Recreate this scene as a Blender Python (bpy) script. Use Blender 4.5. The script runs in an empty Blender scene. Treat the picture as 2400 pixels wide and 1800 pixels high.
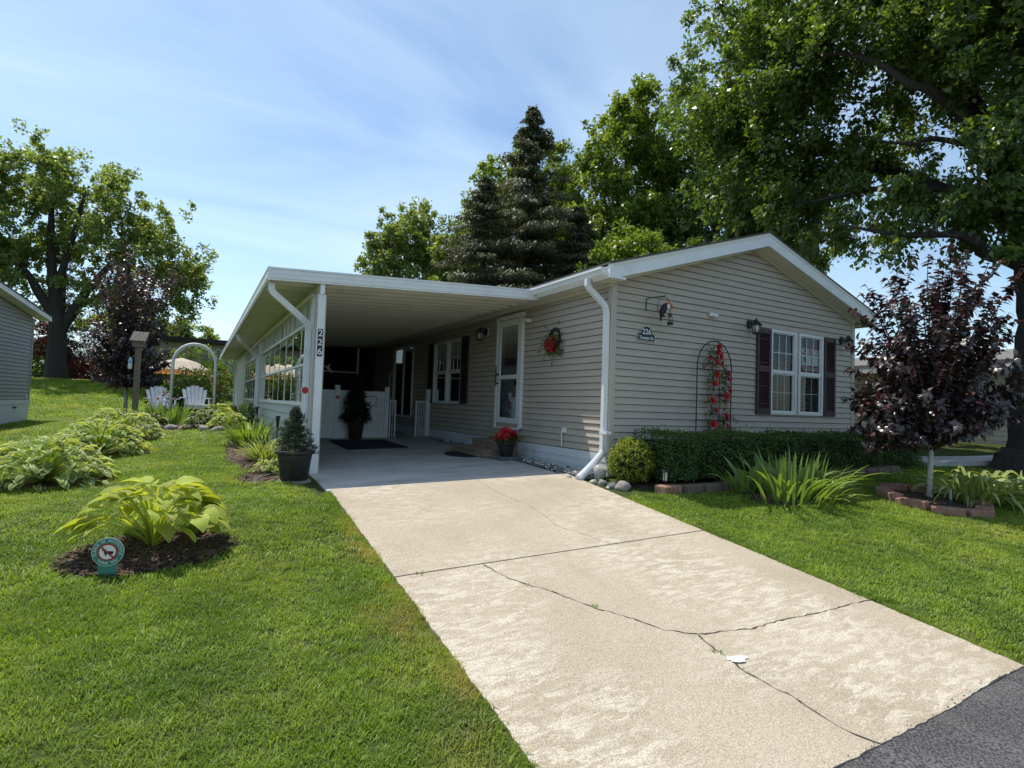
import bpy, bmesh, math, random
import numpy as np
from mathutils import Vector, Matrix, Quaternion
random.seed(7); RNG = np.random.default_rng(11)
SC = bpy.context.scene
COL = SC.collection
R = math.radians

# ------------------------------------------------------------------ camera, world, sun, exposure
cam_d = bpy.data.cameras.new('camera'); cam = bpy.data.objects.new('camera', cam_d); COL.objects.link(cam)
cam_d.sensor_width = 36.0; cam_d.lens = 36.0 * 1298.9 / 2400.0
cam_d.clip_start = 0.05; cam_d.clip_end = 2000
CM = Matrix(((0.86969, -0.04916, -0.49114, -5.1283), (-0.49241, -0.01742, -0.87019, -6.2172), (0.03422, 0.99864, -0.03935, 0.9169), (0, 0, 0, 1)))
cam.matrix_world = CM
SC.camera = cam
CAM = np.array([-5.128, -6.217, 0.917])
SUN = Vector((-0.20, 0.46, 1.0)).normalized()
world = bpy.data.worlds.new('World'); SC.world = world; world.use_nodes = True
wn = world.node_tree; wn.nodes.clear()
def wnode(t, **k):
    n = wn.nodes.new(t)
    for a, b in k.items(): setattr(n, a, b)
    return n
w_out = wnode('ShaderNodeOutputWorld'); w_bg = wnode('ShaderNodeBackground'); w_bg.inputs['Strength'].default_value = 0.15
w_sky = wnode('ShaderNodeTexSky', sky_type='NISHITA', sun_disc=False, sun_elevation=math.asin(SUN.z), sun_rotation=math.atan2(SUN.x, SUN.y), altitude=200, air_density=1.0, dust_density=1.0, ozone_density=1.0)
w_tc = wnode('ShaderNodeTexCoord')
# thin cirrus: direction projected on a high plane, stretched noise
w_sep = wnode('ShaderNodeSeparateXYZ'); wn.links.new(w_tc.outputs['Generated'], w_sep.inputs[0])
w_add = wnode('ShaderNodeMath', operation='ADD'); w_add.inputs[1].default_value = 0.18; wn.links.new(w_sep.outputs['Z'], w_add.inputs[0])
w_max = wnode('ShaderNodeMath', operation='MAXIMUM'); w_max.inputs[1].default_value = 0.05; wn.links.new(w_add.outputs[0], w_max.inputs[0])
w_dx = wnode('ShaderNodeMath', operation='DIVIDE'); w_dy = wnode('ShaderNodeMath', operation='DIVIDE')
wn.links.new(w_sep.outputs['X'], w_dx.inputs[0]); wn.links.new(w_max.outputs[0], w_dx.inputs[1])
wn.links.new(w_sep.outputs['Y'], w_dy.inputs[0]); wn.links.new(w_max.outputs[0], w_dy.inputs[1])
w_cmb = wnode('ShaderNodeCombineXYZ'); wn.links.new(w_dx.outputs[0], w_cmb.inputs[0]); wn.links.new(w_dy.outputs[0], w_cmb.inputs[1])
w_map = wnode('ShaderNodeMapping'); w_map.inputs['Rotation'].default_value = (0, 0, R(35)); w_map.inputs['Scale'].default_value = (0.7, 1.5, 1)
wn.links.new(w_cmb.outputs[0], w_map.inputs['Vector'])
w_no = wnode('ShaderNodeTexNoise'); w_no.inputs['Scale'].default_value = 1.1; w_no.inputs['Detail'].default_value = 7; w_no.inputs['Roughness'].default_value = 0.52; w_no.inputs['Distortion'].default_value = 0.7
wn.links.new(w_map.outputs[0], w_no.inputs['Vector'])
w_rmp = wnode('ShaderNodeValToRGB'); w_rmp.color_ramp.elements[0].position = 0.36; w_rmp.color_ramp.elements[1].position = 0.82
wn.links.new(w_no.outputs['Fac'], w_rmp.inputs[0])
w_amt = wnode('ShaderNodeMath', operation='MULTIPLY'); w_amt.inputs[1].default_value = 0.62; wn.links.new(w_rmp.outputs[0], w_amt.inputs[0])
w_mix = wnode('ShaderNodeMixRGB'); w_mix.inputs[2].default_value = (6.2, 6.7, 7.2, 1)
wn.links.new(w_amt.outputs[0], w_mix.inputs[0]); wn.links.new(w_sky.outputs[0], w_mix.inputs[1])
w_tint = wnode('ShaderNodeMixRGB', blend_type='MULTIPLY'); w_tint.inputs[0].default_value = 1; w_tint.inputs[2].default_value = (.93, 1.03, 1.05, 1)
wn.links.new(w_mix.outputs[0], w_tint.inputs[1]); wn.links.new(w_tint.outputs[0], w_bg.inputs['Color']); wn.links.new(w_bg.outputs[0], w_out.inputs[0])
sun_d = bpy.data.lights.new('sun', 'SUN'); sun_d.energy = 4.5; sun_d.angle = R(0.53); sun_d.color = (1.0, 0.95, 0.87)
sun = bpy.data.objects.new('sun', sun_d); COL.objects.link(sun); sun.rotation_euler = SUN.to_track_quat('Z', 'Y').to_euler()
sun.location = (-10, 20, 40)
SC.view_settings.view_transform = 'Standard'; SC.view_settings.look = 'None'; SC.view_settings.gamma = 1.0
SC.view_settings.use_curve_mapping = False; SC.view_settings.exposure = 0.2
SC.cycles.use_denoising = True; SC.cycles.max_bounces = 7; SC.cycles.diffuse_bounces = 3; SC.cycles.glossy_bounces = 3
SC.cycles.transmission_bounces = 3; SC.cycles.transparent_max_bounces = 8
SC.cycles.use_adaptive_sampling = True; SC.cycles.adaptive_threshold = 0.012
SC.cycles.caustics_reflective = False; SC.cycles.caustics_refractive = False

# ------------------------------------------------------------------ helpers
def tag(o, label=None, cat=None, group=None, kind=None):
    if label: o['label'] = label
    if cat: o['category'] = cat
    if group: o['group'] = group
    if kind: o['kind'] = kind
    return o
def link(o, parent=None):
    COL.objects.link(o)
    if parent is not None: o.parent = parent
    return o
def empty(name, loc=(0, 0, 0), label=None, cat=None, group=None, kind=None):
    o = bpy.data.objects.new(name, None); o.location = loc; o.empty_display_size = 0.1
    link(o); return tag(o, label, cat, group, kind)
def rootloc(p):
    v = Vector((0, 0, 0))
    while p is not None: v += Vector(p.location); p = p.parent
    return v
class MB:
    def __init__(s): s.v = []; s.f = []; s.m = []; s.mi = 0
    def add(s, vs, fs):
        n = len(s.v); s.v += [tuple(v) for v in vs]
        for f in fs: s.f.append(tuple(i + n for i in f)); s.m.append(s.mi)
        return s
    def box(s, x0, x1, y0, y1, z0, z1):
        return s.add([(x0,y0,z0),(x1,y0,z0),(x1,y1,z0),(x0,y1,z0),(x0,y0,z1),(x1,y0,z1),(x1,y1,z1),(x0,y1,z1)],
                     [(0,3,2,1),(4,5,6,7),(0,1,5,4),(1,2,6,5),(2,3,7,6),(3,0,4,7)])
    def mbox(s, mp, a0, a1, z0, z1, d0, d1):
        c = [mp(a, z, d) for z in (z0, z1) for a, d in ((a0, d0), (a1, d0), (a1, d1), (a0, d1))]
        return s.add(c, [(0,3,2,1),(4,5,6,7),(0,1,5,4),(1,2,6,5),(2,3,7,6),(3,0,4,7)])
    def quad(s, a, b, c, d): return s.add([a, b, c, d], [(0, 1, 2, 3)])
    def prism(s, pts, dirv):
        n = len(pts); d = Vector(dirv)
        vs = [tuple(p) for p in pts] + [tuple(Vector(p) + d) for p in pts]
        return s.add(vs, [tuple(range(n))[::-1], tuple(range(n, 2*n))] + [(i, (i+1) % n, (i+1) % n + n, i + n) for i in range(n)])
    def tube(s, pts, rad, n=8, cap=True):
        pts = [Vector(p) for p in pts]
        if not hasattr(rad, '__len__'): rad = [rad] * len(pts)
        t0 = (pts[1] - pts[0]).normalized(); u = t0.orthogonal().normalized(); vs = []
        for i, p in enumerate(pts):
            a = pts[max(i-1, 0)]; b = pts[min(i+1, len(pts)-1)]; t = (b - a)
            if t.length < 1e-9: t = t0
            t.normalize(); u = (u - t * u.dot(t))
            u = u.normalized() if u.length > 1e-6 else t.orthogonal().normalized()
            w = t.cross(u)
            for k in range(n):
                an = 2*math.pi*k/n; vs.append(p + (u*math.cos(an) + w*math.sin(an)) * rad[i])
        fs = []
        for i in range(len(pts)-1):
            for k in range(n): fs.append((i*n+k, i*n+(k+1) % n, (i+1)*n+(k+1) % n, (i+1)*n+k))
        if cap: fs.append(tuple(range(n))[::-1]); fs.append(tuple(range((len(pts)-1)*n, len(pts)*n)))
        return s.add(vs, fs)
    def rtube(s, pts, w, d, side):
        # rectangular pipe, width w across 'side' direction
        pts = [Vector(p) for p in pts]; vs = []
        for i, p in enumerate(pts):
            t = (pts[min(i+1, len(pts)-1)] - pts[max(i-1, 0)]).normalized()
            sd = Vector(side); sd = (sd - t*sd.dot(t)).normalized(); o = t.cross(sd)
            for a, b in ((-1,-1),(1,-1),(1,1),(-1,1)): vs.append(p + sd*a*w/2 + o*b*d/2)
        fs = [(i*4+k, i*4+(k+1) % 4, (i+1)*4+(k+1) % 4, (i+1)*4+k) for i in range(len(pts)-1) for k in range(4)]
        fs += [(3,2,1,0), tuple(range((len(pts)-1)*4, len(pts)*4))]
        return s.add(vs, fs)
    def lathe(s, c, prof, n=20, cap=True, sx=1, sy=1):
        vs = [(c[0]+r*math.cos(2*math.pi*k/n)*sx, c[1]+r*math.sin(2*math.pi*k/n)*sy, c[2]+z) for r, z in prof for k in range(n)]
        fs = [(i*n+k, i*n+(k+1) % n, (i+1)*n+(k+1) % n, (i+1)*n+k) for i in range(len(prof)-1) for k in range(n)]
        if cap: fs.append(tuple(range(n))[::-1]); fs.append(tuple(range((len(prof)-1)*n, len(prof)*n)))
        return s.add(vs, fs)
    def blob(s, c, r, seed=0, amp=0.18, n=8, m=6):
        rr = random.Random(seed); ph = [rr.uniform(0, 6.28) for _ in range(6)]
        vs = []
        for i in range(m+1):
            th = math.pi*i/m
            for k in range(n):
                an = 2*math.pi*k/n
                x, y, z = math.sin(th)*math.cos(an), math.sin(th)*math.sin(an), math.cos(th)
                q = 1 + amp*(math.sin(2.3*x+ph[0])*math.sin(2.9*y+ph[1]) + .6*math.sin(4.1*z+ph[2]+3*x) + .35*math.sin(6*y+ph[3]))
                vs.append((c[0]+x*r[0]*q, c[1]+y*r[1]*q, c[2]+z*r[2]*q))
        fs = [(i*n+k, (i+1)*n+k, (i+1)*n+(k+1) % n, i*n+(k+1) % n) for i in range(m) for k in range(n)]
        return s.add(vs, fs)
    def build(s, name, mat, parent=None, smooth=False, normals=True, bevel=0):
        me = bpy.data.meshes.new(name)
        L = rootloc(parent)
        me.from_pydata([(v[0]-L.x, v[1]-L.y, v[2]-L.z) for v in s.v], [], s.f)
        mats = mat if isinstance(mat, (list, tuple)) else [mat]
        for m in mats: me.materials.append(m)
        if len(mats) > 1: me.polygons.foreach_set('material_index', s.m)
        if normals:
            bm = bmesh.new(); bm.from_mesh(me); bmesh.ops.remove_doubles(bm, verts=bm.verts, dist=1e-6) if smooth else None
            bmesh.ops.recalc_face_normals(bm, faces=bm.faces)
            if bevel: bmesh.ops.bevel(bm, geom=list(bm.edges), offset=bevel, segments=1, affect='EDGES', clamp_overlap=True)
            bm.to_mesh(me); bm.free()
        if smooth: me.polygons.foreach_set('use_smooth', [True]*len(me.polygons))
        me.update()
        o = bpy.data.objects.new(name, me); return link(o, parent)
def shared(name, mesh, parent, mat4):
    o = bpy.data.objects.new(name, mesh); link(o, parent); o.matrix_local = mat4; return o
def copy_tree(o, parent=None):
    c = o.copy(); COL.objects.link(c); c.parent = parent
    for ch in o.children: copy_tree(ch, c)
    return c
def np_mesh(name, verts, loops, totals, mat, smooth=False, uv=None):
    me = bpy.data.meshes.new(name); n = len(verts)
    me.vertices.add(n); me.vertices.foreach_set('co', np.ascontiguousarray(verts, np.float32).ravel())
    me.loops.add(len(loops)); me.loops.foreach_set('vertex_index', np.asarray(loops, np.int32))
    starts = np.concatenate([[0], np.cumsum(totals)[:-1]]).astype(np.int32)
    me.polygons.add(len(totals)); me.polygons.foreach_set('loop_start', starts); me.polygons.foreach_set('loop_total', np.asarray(totals, np.int32))
    if smooth: me.polygons.foreach_set('use_smooth', np.ones(len(totals), bool))
    if uv is not None:
        l = me.uv_layers.new(name='UVMap'); l.data.foreach_set('uv', np.ascontiguousarray(uv[np.asarray(loops)], np.float32).ravel())
    me.materials.append(mat); me.update(calc_edges=True); me.validate(); return me
def np_obj(name, verts, loops, totals, mat, parent=None, smooth=False):
    L = np.array(rootloc(parent)); me = np_mesh(name, np.asarray(verts) - L, loops, totals, mat, smooth)
    o = bpy.data.objects.new(name, me); return link(o, parent)
def sm(a, b, x):
    t = np.clip((x-a)/(b-a), 0, 1); return t*t*(3-2*t)
def gh(X, Y):
    """ground height"""
    X = np.asarray(X, float); Y = np.asarray(Y, float)
    k = .04+.035*np.clip(Y/10, 0, 1)
    cross = np.where(X > -4, .025*np.clip(X, -4, 14), -.1+k*(np.clip(X, -10, -4)+4))
    front = np.where(Y < -4.77, -.5533+.015*(np.clip(Y, -12, 0)+4.77), .116*np.minimum(Y, 0))
    Yp = np.maximum(Y, 0); Yh = 17+7*sm(-9.5, -6, X)
    gl = .045*np.minimum(Yp, 10)+.02*np.clip(Yp-10, 0, Yh-10)+.105*np.clip(Yp-Yh, 0, 14)
    gr = .013*np.minimum(Yp, 15)
    q = sm(17, 24, Y)
    w = 1-sm(-4.3+4*q, -3.9+14*q, X)
    return cross+front+w*gl+(1-w)*gr-.03
def gz(x, y): return float(gh(x, y))

# ------------------------------------------------------------------ materials
MT = {}
def nt(name):
    m = bpy.data.materials.new(name); m.use_nodes = True; t = m.node_tree; t.nodes.clear(); MT[name] = m
    out = t.nodes.new('ShaderNodeOutputMaterial')
    def N(ty, **k):
        n = t.nodes.new(ty)
        for a, b in k.items(): setattr(n, a, b)
        return n
    return m, t, out, N
def c4(c): return (c[0], c[1], c[2], 1)
def simple(name, col, rough=.6, var=.12, scale=6, bump=0, bscale=40, metal=0, spec=.4, dirt=None, dscale=1.2, stretch=(1, 1, 1), coord='Object', dpos=(.52, .72), damt=.6, fine=None):
    m, t, out, N = nt(name); L = t.links.new
    p = N('ShaderNodeBsdfPrincipled'); p.inputs['Roughness'].default_value = rough; p.inputs['Metallic'].default_value = metal
    p.inputs['Specular IOR Level'].default_value = spec
    if coord == 'World':
        g = N('ShaderNodeNewGeometry'); vec = g.outputs['Position']
    else:
        tc = N('ShaderNodeTexCoord'); vec = tc.outputs['Object']
    mp = N('ShaderNodeMapping'); mp.inputs['Scale'].default_value = stretch; L(vec, mp.inputs['Vector'])
    n1 = N('ShaderNodeTexNoise'); n1.inputs['Scale'].default_value = scale; n1.inputs['Detail'].default_value = 5; L(mp.outputs[0], n1.inputs['Vector'])
    r = N('ShaderNodeValToRGB'); r.color_ramp.elements[0].position = .3; r.color_ramp.elements[1].position = .7
    r.color_ramp.elements[0].color = c4([max(0, c*(1-var)) for c in col]); r.color_ramp.elements[1].color = c4([min(1, c*(1+var)) for c in col])
    L(n1.outputs['Fac'], r.inputs[0]); colo = r.outputs[0]
    if fine:
        nf = N('ShaderNodeTexNoise'); nf.inputs['Scale'].default_value = fine[0]; nf.inputs['Detail'].default_value = 2; L(mp.outputs[0], nf.inputs['Vector'])
        rf = N('ShaderNodeValToRGB'); rf.color_ramp.elements[0].position = .38; rf.color_ramp.elements[1].position = .62
        rf.color_ramp.elements[0].color = c4([1-fine[1]]*3); rf.color_ramp.elements[1].color = c4([1+fine[1]]*3); L(nf.outputs['Fac'], rf.inputs[0])
        mf = N('ShaderNodeMixRGB', blend_type='MULTIPLY'); mf.inputs[0].default_value = 1; L(colo, mf.inputs[1]); L(rf.outputs[0], mf.inputs[2]); colo = mf.outputs[0]
    if dirt:
        n2 = N('ShaderNodeTexNoise'); n2.inputs['Scale'].default_value = dscale; n2.inputs['Detail'].default_value = 6; n2.inputs['Roughness'].default_value = .65; L(mp.outputs[0], n2.inputs['Vector'])
        r2 = N('ShaderNodeValToRGB'); r2.color_ramp.elements[0].position = dpos[0]; r2.color_ramp.elements[1].position = dpos[1]; L(n2.outputs['Fac'], r2.inputs[0])
        mu = N('ShaderNodeMath', operation='MULTIPLY'); mu.inputs[1].default_value = damt; L(r2.outputs[0], mu.inputs[0])
        mx = N('ShaderNodeMixRGB'); mx.inputs[2].default_value = c4(dirt); L(mu.outputs[0], mx.inputs[0]); L(colo, mx.inputs[1]); colo = mx.outputs[0]
    L(colo, p.inputs['Base Color'])
    if bump:
        nb = N('ShaderNodeTexNoise'); nb.inputs['Scale'].default_value = bscale; nb.inputs['Detail'].default_value = 4; L(mp.outputs[0], nb.inputs['Vector'])
        b = N('ShaderNodeBump'); b.inputs['Strength'].default_value = bump; b.inputs['Distance'].default_value = .01; L(nb.outputs['Fac'], b.inputs['Height']); L(b.outputs[0], p.inputs['Normal'])
    L(p.outputs[0], out.inputs[0]); return m
def leafmat(name, c1, c2, trans=.35, rough=.42, tcol=None, spec=.35, pos=False, c3=None):
    m, t, out, N = nt(name); L = t.links.new
    g = N('ShaderNodeNewGeometry'); r = N('ShaderNodeValToRGB')
    r.color_ramp.elements[0].color = c4(c1); r.color_ramp.elements[1].color = c4(c2)
    if c3:
        e = r.color_ramp.elements.new(.93); e.color = c4(c2); r.color_ramp.elements[2].color = c4(c3)
        r.color_ramp.elements[2].position = .97
    if pos:
        oi = N('ShaderNodeObjectInfo'); L(oi.outputs['Random'], r.inputs[0])
    else: L(g.outputs['Random Per Island'], r.inputs[0])
    p = N('ShaderNodeBsdfPrincipled'); p.inputs['Roughness'].default_value = rough; p.inputs['Specular IOR Level'].default_value = spec
    L(r.outputs[0], p.inputs['Base Color'])
    tr = N('ShaderNodeBsdfTranslucent'); mm = N('ShaderNodeMixRGB', blend_type='MULTIPLY'); mm.inputs[0].default_value = 1
    mm.inputs[2].default_value = c4(tcol or (1.7, 1.5, .7)); L(r.outputs[0], mm.inputs[1]); L(mm.outputs[0], tr.inputs[0])
    mx = N('ShaderNodeMixShader'); mx.inputs[0].default_value = trans; L(p.outputs[0], mx.inputs[1]); L(tr.outputs[0], mx.inputs[2])
    L(mx.outputs[0], out.inputs[0]); return m
def glassmat(name, tint=(.85, .9, .92), ior=1.5, boost=1.0):
    m, t, out, N = nt(name); L = t.links.new
    tr = N('ShaderNodeBsdfTransparent'); tr.inputs[0].default_value = c4(tint); gl = N('ShaderNodeBsdfGlossy'); gl.inputs['Roughness'].default_value = .004
    fr = N('ShaderNodeFresnel'); fr.inputs[0].default_value = ior
    mu = N('ShaderNodeMath', operation='MULTIPLY', use_clamp=True); mu.inputs[1].default_value = boost; L(fr.outputs[0], mu.inputs[0])
    no = N('ShaderNodeTexNoise'); no.inputs['Scale'].default_value = 1.3; b = N('ShaderNodeBump'); b.inputs['Strength'].default_value = .02; b.inputs['Distance'].default_value = .02
    L(no.outputs['Fac'], b.inputs['Height']); L(b.outputs[0], gl.inputs['Normal'])
    mx = N('ShaderNodeMixShader'); L(mu.outputs[0], mx.inputs[0]); L(tr.outputs[0], mx.inputs[1]); L(gl.outputs[0], mx.inputs[2])
    L(mx.outputs[0], out.inputs[0]); return m

siding = simple('siding_taupe', (.475, .412, .345), .5, .05, 2.5, bump=.05, bscale=60, stretch=(1, 1, 6), dirt=(.30, .28, .25), dscale=.9, damt=.3)
siding_back = simple('siding_backing', (.10, .09, .08), .9, .1)  # dark brown so the gaps between courses read as shadow lines
siding_g = simple('siding_grey', (.37, .36, .34), .5, .05, 2.5, bump=.05, bscale=60, stretch=(1, 1, 6))
siding_l = simple('siding_pale', (.50, .52, .49), .5, .05, 2.5, stretch=(1, 1, 6), dirt=(.45, .46, .40), dscale=1.1, damt=.35)
corner_m = simple('corner_taupe', (.49, .44, .37), .5, .05, 3)
white = simple('white_vinyl', (.76, .77, .77), .45, .04, 4, dirt=(.55, .54, .50), dscale=1.7, damt=.35)
white_al = simple('white_aluminium', (.78, .79, .80), .38, .03, 4, dirt=(.56, .55, .52), dscale=2.2, damt=.4)
cream_al = simple('soffit_cream', (.72, .70, .62), .5, .04, 4, dirt=(.50, .47, .36), dscale=1.3, damt=.45)
tan_m = simple('tan_trim', (.42, .36, .28), .6, .08, 8)
skirt_m = simple('skirting_white', (.70, .73, .76), .5, .05, 3, dirt=(.45, .44, .40), dscale=2.5, damt=.5)
shutter_m = simple('shutter_plum', (.055, .026, .034), .5, .12, 10)
dark_m = simple('dark_interior', (.012, .012, .013), .9, .2)  # near black, shade of unlit spaces put into the colour
roof_m = simple('asphalt_shingle', (.10, .095, .09), .9, .35, 30, bump=.4, bscale=90)
black_m = simple('black_metal', (.018, .018, .02), .45, .2, 20)
blackp = simple('black_plastic', (.026, .025, .025), .55, .2, 12, bump=.05, dirt=(.09, .085, .08), dscale=6, damt=.4)
mat_m = simple('rubber_mat', (.016, .02, .032), .85, .3, 60, bump=.5, bscale=200)
concrete_plain = simple('concrete_plain', (.435, .365, .275), .88, .16, 2.2, bump=.5, bscale=140, spec=.2, dirt=(.58, .53, .44), dscale=4.5, damt=.8, dpos=(.5, .62), stretch=(.6, 1.7, 1), fine=(95, .22), coord='World')
def concretemat():
    m, t, out, N = nt('concrete'); L = t.links.new; g = N('ShaderNodeNewGeometry')
    def noise(scale, detail, rough, st=(1, 1, 1), dist=0):
        mp = N('ShaderNodeMapping'); mp.inputs['Scale'].default_value = st; L(g.outputs['Position'], mp.inputs['Vector'])
        n = N('ShaderNodeTexNoise'); n.inputs['Scale'].default_value = scale; n.inputs['Detail'].default_value = detail; n.inputs['Roughness'].default_value = rough; n.inputs['Distortion'].default_value = dist; L(mp.outputs[0], n.inputs['Vector']); return n.outputs['Fac']
    def ramp(f, a, b, ca=(0, 0, 0), cb=(1, 1, 1)):
        r = N('ShaderNodeValToRGB'); r.color_ramp.elements[0].position = a; r.color_ramp.elements[1].position = b; r.color_ramp.elements[0].color = c4(ca); r.color_ramp.elements[1].color = c4(cb); L(f, r.inputs[0]); return r.outputs[0]
    def mix(f, a, b, mode='MIX'):
        x = N('ShaderNodeMixRGB', blend_type=mode)
        if isinstance(f, float): x.inputs[0].default_value = f
        else: L(f, x.inputs[0])
        for i, q in ((1, a), (2, b)):
            if isinstance(q, tuple): x.inputs[i].default_value = c4(q)
            else: L(q, x.inputs[i])
        return x.outputs[0]
    base = ramp(noise(1.3, 6, .6), .3, .72, (.365, .305, .222), (.445, .378, .285))
    big = ramp(noise(.75, 3, .5), .42, .60); fine = ramp(noise(13, 7, .72, (.42, 1.25, 1), .6), .47, .57)
    f = mix(1.0, big, fine, 'MULTIPLY'); f2 = mix(1.0, f, (.78, .78, .78), 'MULTIPLY')
    col = mix(f2, base, (.56, .505, .405)); spk = ramp(noise(120, 2, .5), .36, .64, (.74, .74, .74), (1.22, 1.22, 1.22)); col = mix(1.0, col, spk, 'MULTIPLY')
    dk = ramp(noise(2.6, 5, .65), .60, .78); dk2 = mix(1.0, dk, (.45, .45, .45), 'MULTIPLY'); col = mix(dk2, col, (.26, .215, .16)); st = ramp(noise(.9, 2, .5, (1.6, .5, 1)), .62, .74); st2 = mix(1.0, st, (.35, .35, .35), 'MULTIPLY'); col = mix(st2, col, (.31, .24, .165))
    p = N('ShaderNodeBsdfPrincipled'); p.inputs['Roughness'].default_value = .9; p.inputs['Specular IOR Level'].default_value = .2; L(col, p.inputs['Base Color'])
    b = N('ShaderNodeBump'); b.inputs['Strength'].default_value = .5; b.inputs['Distance'].default_value = .008; L(noise(110, 3, .6), b.inputs['Height']); L(b.outputs[0], p.inputs['Normal']); L(p.outputs[0], out.inputs[0]); return m
concrete = concretemat()
concrete_c = simple('concrete_floor', (.44, .43, .40), .85, .2, 1.3, bump=.35, bscale=120, spec=.25, dirt=(.20, .195, .185), dscale=1.5, damt=.7, stretch=(.7, 1.6, 1), fine=(60, .14), coord='World')
asphalt = simple('asphalt', (.085, .080, .080), .9, .2, 3, bump=.9, bscale=150, fine=(85, .62), coord='World', dirt=(.15, .14, .13), dscale=2.5, damt=.6)
dirt_m = simple('dirt', (.055, .040, .028), .95, .4, 25, bump=.8, bscale=60)
soil_m = simple('lawn_soil', (.055, .072, .020), 1.0, .35, 9, bump=.6, bscale=40, coord='World', dirt=(.10, .085, .045), dscale=1.9, damt=.6, spec=.05)
mulch_m = simple('mulch', (.085, .055, .038), .95, .5, 30, bump=1.0, bscale=45)
stone_m = simple('field_stone', (.27, .25, .23), .85, .35, 7, bump=.6, bscale=30)
stone_l = simple('pale_stone', (.48, .45, .40), .85, .3, 9, bump=.5, bscale=30)
stone_d = simple('dark_stone', (.12, .125, .14), .8, .5, 14, bump=.5, bscale=30)
paver_r = simple('red_paver', (.30, .165, .115), .9, .3, 12, bump=.7, bscale=50, dirt=(.10, .07, .05), dscale=6, damt=.6)
paver_b = simple('brown_paver', (.17, .125, .10), .9, .3, 12, bump=.7, bscale=50, dirt=(.07, .055, .045), dscale=6, damt=.6)
wood_g = simple('weathered_wood', (.20, .165, .12), .85, .3, 5, bump=.5, bscale=30, stretch=(8, 8, .8))
wood_s = simple('step_wood', (.25, .19, .135), .8, .35, 4, bump=.5, bscale=30, stretch=(8, 1, 8), dirt=(.42, .38, .33), dscale=3, damt=.6)
bark = simple('bark', (.105, .085, .065), .95, .4, 7, bump=1.0, bscale=14, stretch=(4, 4, .7))
bark_d = simple('bark_dark', (.040, .034, .029), .95, .4, 7, bump=1.0, bscale=14, stretch=(4, 4, .7))
bark_w = simple('trunk_wrap', (.55, .52, .46), .85, .2, 8, bump=.3, stretch=(1, 1, 6))
twig = simple('twig', (.07, .05, .035), .9, .3, 10)
glass = glassmat('window_glass', (.9, .93, .94), 1.5, .85)
glass_p = glassmat('porch_glass', (.28, .31, .31), 1.6, 2.2)
lampglass = simple('lamp_glass', (.55, .53, .47), .15, .1, 4, spec=.6)
lead = simple('blind_white', (.62, .66, .68), .6, .04, 5)
red_m = simple('red_reflector', (.42, .012, .016), .3, .1, 6)
redp = leafmat('red_petal', (.34, .006, .012), (.60, .035, .05), .22, .5, (1.6, .9, .9))
pinkp = leafmat('pink_petal', (.55, .22, .16), (.62, .33, .22), .2, .5, (1.4, 1, 1))
navy = simple('navy_plaque', (.010, .013, .028), .4, .15, 8)
paintw = simple('painted_letter', (.80, .81, .82), .5, .02, 8)
sign_g = simple('sign_green', (.045, .21, .16), .45, .1, 10)
sign_r = simple('sign_red', (.42, .025, .022), .5, .06, 6)
sign_w = simple('sign_white', (.74, .74, .72), .5, .03, 6)
orange = simple('orange_beak', (.62, .13, .03), .4, .15, 8)
cream_f = leafmat('umbrella_cloth', (.85, .76, .62), (.85, .76, .62), .5, .8, (1.1, .95, .75), spec=.1)
orange_f = leafmat('umbrella_cloth_shaded', (.78, .45, .22), (.78, .45, .22), .45, .8, (1.1, .8, .5), spec=.1)  # orange of shaded, translucent cloth put into the colour
blue_m = simple('feeder_blue', (.30, .50, .60), .3, .1, 5)
beige_w = simple('beige_wall', (.46, .41, .33), .7, .06, 3)
brown_w = simple('shed_brown', (.20, .16, .12), .8, .15, 6)
whitewood = simple('white_paint_wood', (.74, .74, .77), .5, .05, 5)
L_oak = leafmat('oak_leaf', (.045, .088, .018), (.135, .195, .042), .45, .36, (1.9, 1.8, .6), spec=.7)
L_maple = leafmat('maple_leaf', (.08, .14, .023), (.20, .26, .05), .47, .40, (1.8, 1.7, .55), spec=.45)
L_maple2 = leafmat('maple_leaf_pale', (.12, .18, .055), (.26, .32, .11), .48, .42, (1.7, 1.6, .6))
L_spruce = leafmat('spruce_needle', (.062, .078, .040), (.165, .172, .095), .22, .55, (1.4, 1.4, .8))
L_plum = leafmat('plum_leaf', (.030, .021, .021), (.088, .066, .063), .22, .36, (1.7, .85, .75), spec=.8, c3=(.16, .025, .04))
L_hedge = leafmat('hedge_leaf', (.035, .080, .015), (.095, .160, .032), .3, .40, (1.7, 1.7, .5), spec=.4)
L_bush = leafmat('bush_leaf', (.14, .19, .025), (.33, .37, .06), .36, .42, (1.5, 1.5, .5), spec=.4)
L_shrub = leafmat('shrub_leaf', (.05, .09, .02), (.12, .17, .045), .34, .42, (1.7, 1.7, .5))
L_redsh = leafmat('red_shrub_leaf', (.09, .018, .014), (.24, .05, .03), .3, .45, (1.8, .8, .6))
L_pine = leafmat('dwarf_conifer_needle', (.030, .048, .026), (.10, .125, .065), .15, .55, (1.3, 1.3, .7))
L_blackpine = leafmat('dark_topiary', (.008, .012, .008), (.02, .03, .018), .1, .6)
L_iris = leafmat('iris_blade', (.10, .18, .045), (.26, .35, .10), .34, .38, (1.6, 1.6, .5), spec=.45)
L_lily = leafmat('daylily_blade', (.20, .27, .065), (.48, .52, .20), .38, .40, (1.4, 1.4, .5), spec=.45)
L_lily2 = leafmat('daylily_blade_dark', (.10, .17, .03), (.27, .35, .07), .38, .42, (1.6, 1.6, .5))
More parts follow.
